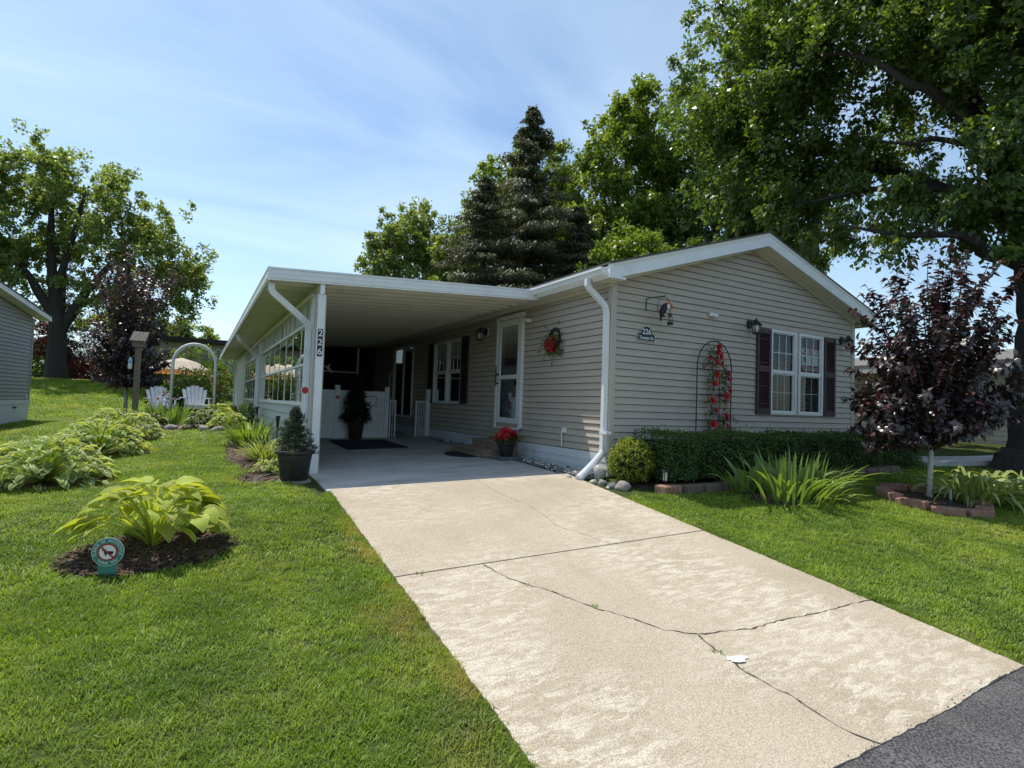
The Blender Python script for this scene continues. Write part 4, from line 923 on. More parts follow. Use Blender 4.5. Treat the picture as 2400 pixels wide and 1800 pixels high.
# floodlight / camera
fl_ = empty('security_light', (2.03, -.02, 2.49), 'small white security light on siding above trellis', 'security light')
m = MB(); m.blob((2.0, -.05, 2.492), (.055, .04, .036), 3, .01, 14, 10); m.build('housing', white, fl_, smooth=True)
m = MB(); m.tube([(2.02, -.06, 2.488), (2.06, -.075, 2.482), (2.095, -.088, 2.476), (2.10, -.09, 2.475)], [.026, .033, .032, .024], 14); m.build('head', white, fl_, smooth=True)
m = MB(); m.tube([(2.1, -.091, 2.475), (2.104, -.0925, 2.4745)], .018, 12); m.build('lens', black_m, fl_)
# rose mesh
def rose_mesh(mat, r=.05, seed=0):
    rr = random.Random(seed); m = MB()
    for lay, (n, rad, tilt) in enumerate(((5, 1.0, .5), (5, .78, .95), (4, .5, 1.25))):
        for k in range(n):
            a = 2*math.pi*k/n+lay*.6+rr.uniform(-.2, .2); d = Vector((math.cos(a), math.sin(a), 0)); s = Vector((-math.sin(a), math.cos(a), 0))
            up = Vector((0, 0, 1)); t = d*math.cos(tilt)+up*math.sin(tilt); b = Vector((0, 0, .1*r))
            q1 = b+t*r*rad*.6; q2 = b+t*r*rad+d*r*.15; w = r*rad*.62
            m.add([b, q1-s*w+up*r*.1, q1+s*w+up*r*.1, q2-s*w*.7, q2+s*w*.7, q1-up*r*.06], [(0, 5, 1), (0, 2, 5), (1, 5, 3), (5, 2, 4), (5, 4, 3)])
    return mesh_from('rose', m.v, m.f, mat)
ROSES = [rose_mesh(redp, .05, k) for k in range(4)]; BUDS = [rose_mesh(pinkp, .028, k+9) for k in range(3)]
def put_flower(parent, mesh, p, nrm, s=1, name='rose'):
    L = rootloc(parent); q = Vector(nrm).to_track_quat('Z', 'Y').to_matrix().to_4x4(); return shared(name, mesh, parent, Matrix.Translation(Vector(p)-L) @ q @ Matrix.Rotation(random.uniform(0, 6), 4, 'Z') @ Matrix.Scale(s, 4))
# trellis with roses
tr = empty('rose_trellis', (2.03, -.12, .0), 'black arched garden trellis with red climbing roses in front of siding', 'trellis')
x0, x1, zs, zt = 1.63, 2.42, 1.63, 2.06; xc = (x0+x1)/2; ty = -.11
m = MB(); m.tube([(x0, ty, .0), (x0, ty, zs)]+[(xc-(xc-x0)*math.cos(t), ty, zs+(zt-zs)*math.sin(t)) for t in np.linspace(.1, math.pi-.1, 20)]+[(x1, ty, zs), (x1, ty, .0)], .009, 7); m.build('arch', black_m, tr)
m = MB()
for z in (1.60, 1.20, .80, .40): m.tube([(x0, ty, z), (x1, ty, z)], .006, 6)
m.tube([(xc+.12, ty, .0), (xc+.12, ty, 1.60)], .006, 6); m.tube([(xc-.12, ty, .0), (xc-.12, ty, .8)], .006, 6); m.build('crossbar', black_m, tr)
for sg in (-1, 1):
    m = MB(); cx = xc+sg*.30; m.tube([(cx+sg*(-.045+.045*math.cos(t))*1.0*(1-t/14)-sg*.02, ty, 1.66+.045*math.sin(t)*(1-t/14)) for t in np.linspace(-1.2, 7.5, 26)]+[], .005, 5); m.tube([(cx-sg*.05, ty, 1.60), (cx-sg*.2, ty, 1.76), (xc, ty, 1.80)], .005, 5); m.build('scroll', black_m, tr)
vine = [(2.02, 1.96), (2.0, 1.88), (2.06, 1.82), (1.86, 1.78), (2.0, 1.70), (2.12, 1.70), (1.98, 1.52), (2.24, 1.55), (1.96, 1.38), (2.28, 1.45), (1.93, 1.10), (2.24, 1.18), (2.28, 1.28), (2.0, .95), (2.24, .88), (1.92, .73), (2.28, .82), (2.26, .72), (2.35, .60), (1.93, .46), (2.14, .42), (2.30, .48), (2.36, .55), (1.99, .60)]
rr = random.Random(5); LP = []
for (vx, vz) in vine:
    for k in range(30): LP.append((vx+rr.gauss(0, .055), ty-.02+rr.gauss(0, .03), vz+rr.gauss(0, .06)))
for k in range(240): LP.append((rr.choice((1.97, 2.26))+rr.gauss(0, .05), ty+rr.gauss(0, .03), rr.uniform(.3, 1.6)))
for k in range(160): LP.append((rr.uniform(1.75, 2.3), ty+rr.gauss(0, .05), rr.uniform(.25, .5)))
for k in range(14): LP.append((2.42+.18*k/14, ty+rr.gauss(0, .015), .88-.10*k/14+rr.gauss(0, .02)))
LP = np.array(LP); n = len(LP); V, lo, tot = leaf_arrays(LP, unit(n)+np.array([0, -.3, -.2]), unit(n)+np.array([0, -.8, .6]), RNG.uniform(.035, .06, n), RNG.uniform(.018, .03, n)); np_obj('foliage', V, lo, tot, L_hedge, tr)
for i, (vx, vz) in enumerate(vine): put_flower(tr, ROSES[i % 4], (vx+rr.uniform(-.03, .03), ty-.06, vz), (rr.uniform(-.5, .5), -1, rr.uniform(-.1, .6)), rr.uniform(.75, 1.15))
for i in range(18): put_flower(tr, BUDS[i % 3], (rr.choice((1.98, 2.25, 2.1))+rr.gauss(0, .07), ty-.05, rr.uniform(.4, 1.9)), (rr.uniform(-.5, .5), -1, .3), rr.uniform(.7, 1.1), 'bud')
m = MB()
for xx in (1.97, 2.26): m.tube([(xx, ty-.01, .05)]+[(xx+.03*math.sin(z*6), ty-.01, z) for z in np.linspace(.2, 1.7, 9)], .006, 5)
m.build('vine', twig, tr)
# for sale sign behind the pane
fs_ = empty('for_sale_sign', (4.76, .03, 1.95), 'red and white for sale sign behind the gable window pane', 'sign')
m = MB(); m.prism([(4.50, .024, 1.72), (5.01, .024, 1.72), (5.01, .024, 2.17), (4.50, .024, 2.17)], (0, .003, 0)); m.build('board', sign_r, fs_)
m = MB(); m.prism([(4.505, .0228, 1.85), (5.005, .0228, 1.85), (5.005, .0228, 2.04), (4.505, .0228, 2.04)], (0, .001, 0)); m.build('white_band', sign_w, fs_)
text_obj('FOR SALE', .128, sign_w, fs_, GABLE_M(4.757, 2.105, -.0225), 'lettering', extrude=.0004, bold=.006)
text_obj('586-239-0618', .083, sign_w, fs_, GABLE_M(4.757, 1.785, -.0225), 'lettering', extrude=.0004, bold=.004)
disc_part('emblem', (4.60, .0224, 1.965), (0, -1, 0), .055, .0006, navy, fs_)
m = MB(); m.prism([(4.555, .0214, 1.90), (4.645, .0214, 1.90), (4.645, .0214, 1.94), (4.60, .0214, 1.965), (4.555, .0214, 1.94)], (0, -.0004, 0)); m.build('emblem', sign_r, fs_)
# post number
pn = empty('post_number', (PX, YA+.05, 1.69), 'black number tiles reading 226 down the white carport post', 'number sign')
for k, ch in enumerate('226'):
    z = 1.815-k*.125; m = MB(); m.prism([(PX-.033, YA+.0485, z-.062), (PX+.033, YA+.0485, z-.062), (PX+.033, YA+.0485, z+.062), (PX-.033, YA+.0485, z+.062)], (0, -.006, 0)); t_ = m.build('tile', navy, pn)
    text_obj(ch, .125, paintw, t_, Matrix.Translation((PX, YA+.0415, z)) @ Matrix.Rotation(R(90), 4, 'X'), 'digit', bold=.001)
# red reflector on stake in front of carport downspout
rx, ry = -3.90, 1.55; rz0 = gz(rx, ry)
rr_ = empty('stake_reflector', (rx, ry, rz0), 'round red reflector on thin white stake beside carport downspout', 'reflector')
m = MB(); m.tube([(rx, ry, rz0-.02), (rx, ry, .98)], .008, 6); m.build('stake', white, rr_)
disc_part('disc', (rx, ry-.008, 1.03), (0, -1, 0), .055, .010, sign_w, rr_)
disc_part('lens', (rx, ry-.0185, 1.03), (0, -1, 0), .045, .006, red_m, rr_)
# ------------------------------------------------------------------ things in the carport
wr = empty('wreath', (-.02, 1.41, 2.03), 'twig wreath with red flowers on siding beside the storm door', 'wreath')
m = MB()
for s_ in range(3): m.tube([(-.045-.012*math.sin(3*t+s_*2), 1.41+(.145+.014*math.cos(5*t+s_))*math.cos(t), 2.06+(.155+.014*math.sin(5*t+s_*2))*math.sin(t)) for t in np.linspace(0, 2*math.pi, 30)], .016, 6, cap=False)
m.build('ring', simple('wreath_twig', (.035, .04, .035), .9, .3), wr)
for i, (dy, dz_) in enumerate(((.13, -.02), (.10, -.10), (.03, -.13), (-.04, -.13), (-.09, -.07), (.06, -.05), (-.02, -.05), (-.06, .0), (.15, -.07), (-.11, -.13), (.02, -.19), (-.08, -.18), (.08, -.17))): put_flower(wr, ROSES[i % 4], (-.09, 1.41+dy, 2.03+dz_), (-1, random.uniform(-.4, .3), random.uniform(-.2, .5)), random.uniform(.95, 1.2))
n = 170; P = np.stack([np.full(n, -.07)+RNG.normal(0, .02, n), 1.41+RNG.normal(0, .11, n), 1.97+RNG.normal(0, .10, n)], 1); V, lo, tot = leaf_arrays(P, unit(n)+np.array([-.5, 0, -.4])+(P-np.array([0, 1.41, 2.0]))*6, unit(n)+np.array([-1, 0, .4]), RNG.uniform(.07, .12, n), RNG.uniform(.02, .035, n)); np_obj('foliage', V, lo, tot, L_hedge, wr)
# wooden steps
st_ = empty('wooden_steps', (-.4, 3.2, 0), 'two weathered wooden steps below the white storm door', 'steps')
for (xa, xb, ya, yb, zt_, n) in ((-.82, -.20, 2.35, 3.72, .135, 4), (-.48, -.05, 2.5, 3.55, .275, 3)):
    for k in range(n):
        w = (xb-xa)/n; m = MB(); m.box(xa+w*k+.004, xa+w*(k+1)-.004, ya, yb, zt_-.04, zt_+random.uniform(-.003, .003)); m.build('tread_board', wood_s, st_, bevel=.003)
    m = MB(); m.box(xa+.012, xa+.045, ya+.02, yb-.02, fz(-.5, 3)-.0, zt_-.042); m.box(xa+.05, xb, ya+.01, ya+.045, fz(-.5, 3), zt_-.042); m.build('riser', wood_s, st_)
def pot(name_root, c, r0, r1, hgt, mat, root, rim=.03):
    m = MB(); m.lathe(c, [(r0*.9, 0), (r0, .01), (r0+(r1-r0)*.9, hgt-.06), (r1, hgt-.045), (r1+rim, hgt-.04), (r1+rim, hgt-.005), (r1+rim-.01, hgt), (r1-.01, hgt-.005), (r1-.03, hgt-.06), (0.001, hgt-.065)], 28); return m.build('pot', mat, root, smooth=True)
rp = (-.50, 2.10, fz(-.5, 2.1)+.055); rpo = empty('flower_pot', rp, 'black pot of red artificial flowers standing on a paver by the steps', 'flower pot')
pot('p', rp, .105, .15, .24, blackp, rpo, .015)
for i in range(24):
    a = random.uniform(0, 6.28); q = math.sqrt(random.random()); put_flower(rpo, ROSES[i % 4], (rp[0]+.17*q*math.cos(a), rp[1]+.17*q*math.sin(a), rp[2]+.25+.17*(1-q*q*.8)+random.uniform(-.02, .02)), (math.cos(a)*q*1.2, math.sin(a)*q*1.2-.3, .7), random.uniform(1.05, 1.4), 'bloom')
n = 90; P = np.stack([rp[0]+RNG.normal(0, .10, n), rp[1]+RNG.normal(0, .10, n), rp[2]+.27+RNG.uniform(0, .08, n)], 1); V, lo, tot = leaf_arrays(P, unit(n)+(P-np.array(rp)-np.array([0, 0, .3]))*8, unit(n)+np.array([0, 0, 1]), RNG.uniform(.06, .12, n), RNG.uniform(.03, .05, n)); np_obj('foliage', V, lo, tot, L_shrub, rpo)
m = MB(); m.box(-.72, -.28, 1.90, 2.30, fz(-.5, 2.1)+.002, fz(-.5, 2.1)+.052); tag(m.build('paver', stone_d, bevel=.008), 'square grey paver under the pot of red flowers', 'paver')
# mats
def flatmat(name, pts, label, ribs=None):
    m = MB(); m.prism([(x, y, fz(x, y)+.003) for x, y in pts], (0, 0, .012)); root = empty(name, (pts[0][0], pts[0][1], fz(*pts[0])), label, 'mat'); m.build('base', mat_m, root)
    if ribs:
        r_ = MB()
        for k in range(ribs):
            t = (k+.5)/ribs; y = pts[0][1]+(pts[2][1]-pts[0][1])*t; r_.box(pts[0][0]+.04, pts[1][0]-.04, y-.012, y+.012, fz(-2, y)+.012, fz(-2, y)+.026)
        r_.build('rib', mat_m, root)
flatmat('floor_mat', [(-2.63, 4.45), (-1.43, 4.45), (-1.40, 6.3), (-2.60, 6.3)], 'dark rectangular rubber mat on the carport floor', 22)
flatmat('door_mat', [(-.84, 2.55)]+[(-.86-.36*math.sin(t), 3.0-.48*math.cos(t)) for t in np.linspace(0.1, math.pi-.1, 16)]+[(-.84, 3.45)], 'dark half round doormat in front of wooden steps')
# fence in carport, with sign
fn = empty('privacy_fence', (-2, 7.0, 0), 'white vinyl privacy fence across the back of the carport', 'fence')
for (xa, xb) in ((-3.6, -2.37), (-2.27, -1.20)):
    for k in range(6):
        m = MB(); z0 = .03+k*.187; m.box(xa, xb, 6.985, 7.015, z0, z0+.184); m.build('board', white, fn, bevel=.004)
for xx in (-2.32, -1.15, -.09):
    m = MB(); m.box(xx-.05, xx+.05, 6.95, 7.05, -.05, 1.24); m.box(xx-.056, xx+.056, 6.944, 7.056, 1.24, 1.262); m.build('post', white, fn)
disc_part('reflector', (-2.32, 6.949, .98), (0, -1, 0), .045, .008, red_m, fn)
sg = empty('fence_sign', (-1.55, 6.98, .9), 'small grey framed sign on the white carport fence', 'sign')
m = MB(); m.prism([(-1.71, 6.983, .80), (-1.40, 6.983, .80), (-1.40, 6.983, 1.03), (-1.71, 6.983, 1.03)], (0, -.012, 0)); m.build('frame', stone_m, sg, bevel=.004)
m = MB(); m.prism([(-1.69, 6.970, .82), (-1.42, 6.970, .82), (-1.42, 6.970, 1.01), (-1.69, 6.970, 1.01)], (0, -.003, 0)); m.build('plate', white, sg)
sgr = empty('safety_gate', (-.6, 6.96, 0), 'white barred pet gate standing open between fence posts', 'gate')
m = MB(); z0 = .02
for (xa, xb) in ((-1.08, -.92), (-.42, -.12)):
    m.box(xa, xa+.03, 6.94, 6.97, z0, .93); m.box(xb-.03, xb, 6.94, 6.97, z0, .93); m.box(xa, xb, 6.938, 6.972, .93, .96)
m.box(-1.08, -.12, 6.938, 6.972, z0-.005, z0+.03); m.build('gate_frame', white, sgr)
for k in range(6): m = MB(); x = -.385+k*.042; m.tube([(x, 6.955, z0+.03), (x, 6.955, .93)], .008, 6); m.build('bar', white, sgr)
for k in range(1): m = MB(); x = -1.0; m.tube([(x, 6.955, z0+.03), (x, 6.955, .93)], .008, 6); m.build('bar', white, sgr)
# topiary
tp = (-1.93, 6.72, fz(-1.93, 6.72)); tpo = empty('potted_topiary', tp, 'dark artificial fir tree in black pot before the white fence', 'potted tree')
pot('p', tp, .14, .19, .42, blackp, tpo, .012)
cs = []; 
for k in range(420): t = random.random()**1.1; a = random.uniform(0, 6.28); r_ = (.30*(1-t)**.75+.03)*random.uniform(.4, 1.0); cs.append((tp[0]+r_*math.cos(a), tp[1]+r_*math.sin(a), tp[2]+.44+1.0*t))
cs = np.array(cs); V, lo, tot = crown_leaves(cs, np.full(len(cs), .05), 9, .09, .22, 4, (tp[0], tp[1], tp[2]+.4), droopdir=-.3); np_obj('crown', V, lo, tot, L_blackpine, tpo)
m = MB(); m.tube([(tp[0], tp[1], tp[2]+.3), (tp[0], tp[1], tp[2]+1.35)], [.02, .008], 6); m.build('trunk', twig, tpo)
# white bird ornament hanging in the back
wb = empty('bird_ornament', (-2.2, 9.0, 1.75), 'small white bird ornament hanging in the dark back of carport', 'ornament')
m = MB(); m.tube([(-2.28, 9, 1.82), (-2.20, 9, 1.78), (-2.12, 9, 1.72), (-2.05, 9, 1.62)], [.01, .035, .035, .008], 8); m.build('body', sign_w, wb, smooth=True)
m = MB(); m.add([(-2.22, 8.98, 1.78), (-2.14, 8.98, 1.74), (-2.12, 8.95, 1.88)], [(0, 1, 2)]); m.tube([(-2.2, 9, 1.8), (-2.2, 9, 2.58)], .002, 4); m.build('wing', sign_w, wb, normals=False)
# ------------------------------------------------------------------ garden by the driveway and the hedge
def hedge():
    root = empty('hedge', (3.2, -.58, 0), 'clipped dark green boxwood hedge below the gable window', 'hedge')
    x0, x1, y0, y1, zt = .25, 6.75, -.92, -.22, .60
    n = 24000; f = RNG.random(n); P = np.empty((n, 3))
    P[:, 0] = RNG.uniform(x0, x1, n); u = RNG.random(n)
    top = f < .42; frt = (f >= .42) & (f < .9); rest = f >= .9
    P[:, 1] = RNG.uniform(y0, y1, n); P[:, 2] = RNG.uniform(.02, zt, n)
    P[top, 2] = zt - np.abs(RNG.normal(0, .03, top.sum())); P[frt, 1] = y0 + np.abs(RNG.normal(0, .04, frt.sum()))
    k = rest.sum(); P[rest, 0] = np.where(RNG.random(k) < .5, x0, x1) + RNG.normal(0, .04, k)
    wob = .05*np.sin(P[:, 0]*4.1)+.03*np.sin(P[:, 0]*11+1.3)+.03*np.sin(P[:, 2]*12+P[:, 0]*3)+RNG.exponential(.012, n); P[:, 1] -= wob*frt; P[:, 2] += (.025*np.sin(P[:, 0]*4.3)+.02*np.sin(P[:, 0]*9+P[:, 1]*8)+RNG.exponential(.014, n))*top
    P[:, 1] += np.where(frt, .10*np.maximum(0, (P[:, 2]-.42)/.18)**2, 0)
    Nn = unit(n)*.9+np.where(top[:, None], np.array([0, 0, 1.]), np.array([0, -1., .4])); V, lo, tot = leaf_arrays(P, unit(n)+Nn*.4, Nn, RNG.uniform(.026, .042, n), RNG.uniform(.016, .026, n), 4)
    np_obj('foliage', V, lo, tot, L_hedge, root)
    m = MB(); m.box(x0+.08, x1-.08, y0+.12, y1-.08, .0, zt-.09); m.build('dark_core', simple('hedge_inner', (.012, .016, .008), .95, .4, 20, bump=1, bscale=25), root)  # added solid core, coloured near black like shade deep inside the foliage
    m = MB()
    for k in range(26): x = x0+.15+k*.25; m.tube([(x, -.57, -.05), (x+.05, -.55, .3)], .018, 5)
    m.build('stem', twig, root)
hedge()
bushy('round_bush', 'rounded yellow green boxwood bush at the driveway corner of the house', (.02, -.46, -.07), [(.02, -.46, .24, .31, .29, .28), (.12, -.44, .22, .22, .24, .27), (-.12, -.48, .20, .20, .2, .24), (.04, -.42, .34, .2, .2, .2)], 10400, .030, .6, L_bush, cat='bush', shell=.10, clump=.03)
m = MB(); m.blob((.02, -.46, .23), (.25, .23, .22), 4, .05, 12, 8); m.build('dark_core', MT['hedge_inner'], bpy.data.objects['round_bush'], smooth=True)  # same added near-black core, filling the bush
# edging stones along the hedge
rr = random.Random(8); x = .02; k = 0
words = ['first', 'second', 'third', 'fourth', 'fifth', 'sixth', 'seventh', 'eighth', 'ninth', 'tenth', 'eleventh', 'twelfth', 'thirteenth', 'fourteenth', 'fifteenth']
while x < 6.6 and k < 15:
    w = rr.uniform(.34, .46); y = -1.0-.02*math.sin(x*1.7)+(.02 if k == 0 else 0); m = MB(); z = gz(x+w/2, y)
    m.prism([(x+.01, y+.10, z-.03), (x+w-.01, y+.10, z-.03), (x+w-.035, y-.09, z-.03), (x+.035, y-.09, z-.03)], (0, 0, .125+rr.uniform(-.012, .012)))
    o = m.build('edging_stone', paver_r if k == 0 else paver_b, bevel=.014)
    tag(o, ('reddish edging stone beside the round bush' if k == 0 else words[k]+' edging stone along the hedge foot, counted from the round bush'), 'edging stone', 'edging stones along the hedge'); x += w; k += 1
# rocks and gravel at the house corner
for i, (x, y, r_, mt, lb) in enumerate(((-.52, -.33, (.055, .045, .04), stone_l, 'pale round rock nearest the white drain pipe'), (-.43, -.42, (.075, .06, .05), stone_m, 'grey speckled rock beside the pale round rock'),
        (-.42, -.60, (.07, .055, .05), stone_d, 'dark rock at the driveway edge beside large boulder'), (-.33, -.70, (.115, .095, .075), stone_m, 'large rounded boulder at driveway edge below the bush'), (-.49, -.60, (.03, .028, .025), stone_l, 'small white stone at the driveway edge by dark rock'))):
    rock('rock', (x, y, gz(x, y)+r_[2]*.55), r_, mt, i+2, lb, 'rocks at the driveway corner')
rock('splash_rock', (-.27, -.16, .03), (.10, .07, .11), stone_l, 31, 'upright pale flint rock under the white drain pipe')
def gravel(name, pts, n, r0, r1, seed, mats, kind='stuff'):
    rr = random.Random(seed); m = MB()
    for k in range(n):
        t = rr.random(); i = rr.randrange(len(pts)-1); a, b = pts[i], pts[i+1]; x = a[0]+(b[0]-a[0])*t+rr.gauss(0, a[2]); y = a[1]+(b[1]-a[1])*t+rr.gauss(0, .05); r_ = rr.uniform(r0, r1)
        m.mi = rr.randrange(len(mats)); c = (x, y, max(gz(x, y), -.2)+r_*.5+.012); n0 = len(m.f); m.blob(c, (r_*rr.uniform(.8, 1.4), r_, r_*.7), k, .15, 6, 4)
    return tag(m.build(name, mats, normals=False), kind=kind)
gravel('gravel', [(-.42, -.15, .10), (-.30, .9, .07), (-.22, 2.0, .06), (-.16, 4.5, .05), (-.12, 7.0, .04)], 620, .012, .035, 4, [stone_m, stone_d, stone_l])
bed('mulch', 1.0, -.62, 1.3, .40, mulch_m, .0, 300, 5); bed('mulch', 4.2, -.62, 2.7, .42, mulch_m, .0, 300, 6)
# solar path light
sl = (.16, -.95, gz(.16, -.95)); so = empty('solar_light', sl, 'small black solar path light stuck beside the round bush', 'garden light')
m = MB(); m.tube([sl, (sl[0], sl[1], sl[2]+.16)], .008, 6); m.build('stake', black_m, so)
m = MB()
for k in range(4): a = k*math.pi/2+.4; m.tube([(sl[0]+.03*math.cos(a), sl[1]+.03*math.sin(a), sl[2]+.15), (sl[0]+.038*math.cos(a), sl[1]+.038*math.sin(a), sl[2]+.27)], .006, 5)
m.lathe(sl, [(.034, .15), (.034, .16)], 10); m.lathe(sl, [(.05, .27), (.048, .285), (.03, .30)], 10); m.build('cage', black_m, so)
m = MB(); m.lathe(sl, [(.028, .16), (.030, .27)], 10); m.build('lens', lampglass, so)
# iris clumps
bed('mulch', 1.62, -1.62, .62, .42, mulch_m, .012, 500, 9)
strap_plant('iris_clump', 'large sunlit clump of green iris blades in front of the hedge', (1.62, -1.72, gz(1.62, -1.72)), 160, .76, .036, L_iris, .34, (.05, .75), (.15, 1.5), bias=0.4, rs=4, spread=(1.15, .8))
strap_plant('iris_clump', 'smaller shaded iris clump between the hedge and the sunlit iris', (1.35, -1.2, gz(1.35, -1.2)), 26, .56, .05, L_iris, .14, (.1, .8), (.2, 1.4), rs=6)
strap_plant('iris_clump', 'low drooping strap leaves on the sunny side of iris clump', (2.05, -1.85, gz(2.05, -1.85)), 40, .46, .032, L_lily, .16, (.3, 1.0), (.8, 2.0), bias=-.5, rs=7)
# foreground plum tree with block ring and pet sign
def plum(name, label, base, hgt, width, trunk_h, nshoot, per, size, seed, tmat, lean=0):
    rr = random.Random(seed); root = empty(name, base, label, 'tree'); b = Vector(base)
    m = MB(); top = b+Vector((lean, 0, trunk_h)); m.tube([b+Vector((0, 0, -.05)), b.lerp(top, .5), top], [.045*hgt/3.3, .035*hgt/3.3, .033*hgt/3.3], 10); m.build('trunk', tmat, root, smooth=True)
    m = MB(); P = []; D = []; Nn = []
    for k in range(nshoot):
        a = rr.uniform(0, 6.283); el = rr.choice((rr.uniform(.95, 1.5), rr.uniform(.35, 1.1), rr.uniform(-.05, .6))); cap = hgt-trunk_h
        L = min(cap/max(.2, math.sin(max(.15, el))), width*.56/max(.18, math.cos(el)))*rr.uniform(.72, 1.0)
        d = Vector((math.cos(a)*math.cos(el), math.sin(a)*math.cos(el), math.sin(el))); s0 = b+Vector((lean*.8, 0, trunk_h*rr.uniform(.86, 1.02)+max(0, rr.gauss(.15, .2))*(1 if el > .5 else .3)))
        pts = []
        for i in range(7):
            t = i/6; p = s0+d*L*t+Vector((0, 0, (.22*math.sin(t*1.6)*L*math.cos(el))*(1 if el > .3 else .25)))+Vector((rr.gauss(0, .02), rr.gauss(0, .02), 0))*t; pts.append(p)
        m.tube(pts, [.014*(1-.85*i/6)*hgt/3.3+.002 for i in range(7)], 5, cap=False)
        subs = [(pts, 1.0)]
        for q in range(rr.randint(2, 4)):
            i = rr.randint(2, 5); o = pts[i]; dd = (d+Vector((rr.gauss(0, .55), rr.gauss(0, .55), rr.gauss(.15, .35)))).normalized(); l = L*rr.uniform(.18, .36); sp = [o+dd*l*j/4 for j in range(5)]; m.tube(sp, [.005, .0045, .004, .003, .002], 4, cap=False); subs.append((sp, .9))
        for sp, w in subs:
            sl_ = sum((sp[i+1]-sp[i]).length for i in range(len(sp)-1)); n = int(per*sl_)
            for j in range(n):
                t = (.22 if w == 1 else .0)+(1-(.22 if w == 1 else .0))*rr.random(); f = t*(len(sp)-1); i = min(int(f), len(sp)-2); p = sp[i].lerp(sp[i+1], f-i); ax = (sp[i+1]-sp[i]).normalized()
                s_ = ax.orthogonal(); s_.rotate(Quaternion(ax, rr.uniform(0, 6.283))); P.append(p); D.append(ax*rr.uniform(.1, .7)+s_+Vector((0, 0, -.25))); Nn.append(Vector((rr.gauss(0, .4), rr.gauss(0, .4), .8))+ax*.4)
    m.build('branch', twig, root, normals=False)
    n = len(P); V, lo, tot = leaf_arrays(np.array(P), np.array(D), np.array(Nn), size*RNG.uniform(.7, 1.2, n), size*.55*RNG.uniform(.8, 1.15, n), 6, droop=.22, fold=.22); np_obj('crown', V, lo, tot, L_plum, root); return root
plum('plum_tree', 'young purple leaf plum tree in a block ring on front lawn', (3.85, -2.31, gz(3.85, -2.31)), 3.2, 1.9, .78, 108, 42, .105, 4, bark_w, .05)
ring = [(3.30, -2.08, .25), (3.17, -2.42, .9), (3.22, -2.78, 1.9), (3.52, -2.98, 2.9), (3.90, -2.92, 3.7), (4.2, -2.68, 4.3), (3.62, -1.86, -.6), (3.98, -1.8, -1.3), (4.28, -2.0, -2.1)]
ringl = ['sunlit red block at the hedge side of the plum tree ring', 'chipped red block in the plum tree ring facing driveway', 'dark red block at the front corner of plum tree ring', 'shaded block before the pet sign in plum tree ring', 'shaded block at the street side of plum tree ring', 'block of plum tree ring nearest the drooping daylily', 'block behind the plum trunk nearest the hedge', 'block at the back of the plum tree ring', 'back block of plum tree ring beside the daylily']
for i, (x, y, a) in enumerate(ring):
    m = MB(); m.prism([(-.18, -.09, 0), (.18, -.09, 0), (.15, .09, 0), (-.15, .09, 0)], (0, 0, .115)); o = m.build('ring_block', paver_r, bevel=.012); o.location = (x, y, gz(x, y)-.02); o.rotation_euler.z = -math.atan2(3.75-x, (-2.38)-y)+.02*math.sin(i*5) ; tag(o, ringl[i], 'block', 'blocks around the plum tree')
bed('mulch', 3.75, -2.4, .5, .5, mulch_m, .03, 350, 12)
def pet_sign(name, base, s, ang, label):
    root = empty(name, base, label, 'sign'); root.rotation_euler.z = ang; L = rootloc(root)
    def bl(mb, nm, mat):
        o = mb.build(nm, mat); o.parent = root; return o
    m = MB(); m.prism([(-.05*s, 0, -.02), (.05*s, 0, -.02), (.062*s, 0, .12*s), (-.062*s, 0, .12*s)], (0, .004, 0)); bl(m, 'stake', sign_g)
    cz_ = .175*s
    def disc(r, d, mat, nm, n=28): m = MB(); m.prism([(math.cos(2*math.pi*k/n)*r, d, cz_+math.sin(2*math.pi*k/n)*r) for k in range(n)], (0, .002, 0)); return bl(m, nm, mat)
    disc(.098*s, -.0035, sign_w, 'rim'); disc(.094*s, -.006, sign_g, 'face'); disc(.060*s, -.0085, sign_r, 'ban_ring'); disc(.049*s, -.011, sign_w, 'ban_field')
    m = MB(); dog = [(-.034, -.010), (-.03, -.004), (-.006, .0), (.012, .008), (.016, .022), (.024, .024), (.034, .016), (.033, .011), (.024, .010), (.020, -.002), (.016, -.012), (.012, -.026), (.006, -.026), (.006, -.012), (-.010, -.016), (-.014, -.028), (-.022, -.030), (-.018, -.018), (-.026, -.014), (-.036, .004), (-.038, .003)]
    m.prism([(-x*s, -.0125, cz_+z*s) for x, z in dog], (0, .001, 0)); bl(m, 'dog_symbol', navy)
    m = MB(); c, sn = math.cos(R(-45)), math.sin(R(-45)); m.prism([(x*c-z*sn, -.0145, cz_+x*sn+z*c) for x, z in ((-.05*s, -.005*s), (.05*s, -.005*s), (.05*s, .005*s), (-.05*s, .005*s))], (0, .001, 0)); bl(m, 'ban_bar', sign_r)
    for txt, a0, a1, flip in (('PLEASE BE RESPECTFUL', 195, -15, False), ('THANK YOU', 228, 312, True)):
        for k, ch in enumerate(txt):
            if ch == ' ': continue
            a = R(a0+(a1-a0)*k/(len(txt)-1)); rr_ = .077*s; x, z = math.cos(a)*rr_, math.sin(a)*rr_; rt = (a-math.pi/2) if not flip else (a+math.pi/2)
            o = text_obj(ch, .024*s, sign_w, None, Matrix.Identity(4), 'letter', extrude=.0003); o.parent = root
            o.matrix_local = Matrix.Translation((x, -.0065, cz_+z)) @ Matrix.Rotation(-rt, 4, 'Y') @ Matrix.Rotation(R(90), 4, 'X')
    return root
pet_sign('pet_sign', (-5.62, -1.47, gz(-5.62, -1.47)+.0), 1.0, R(-12), 'green round no dogs sign on stake beside the chartreuse hosta')
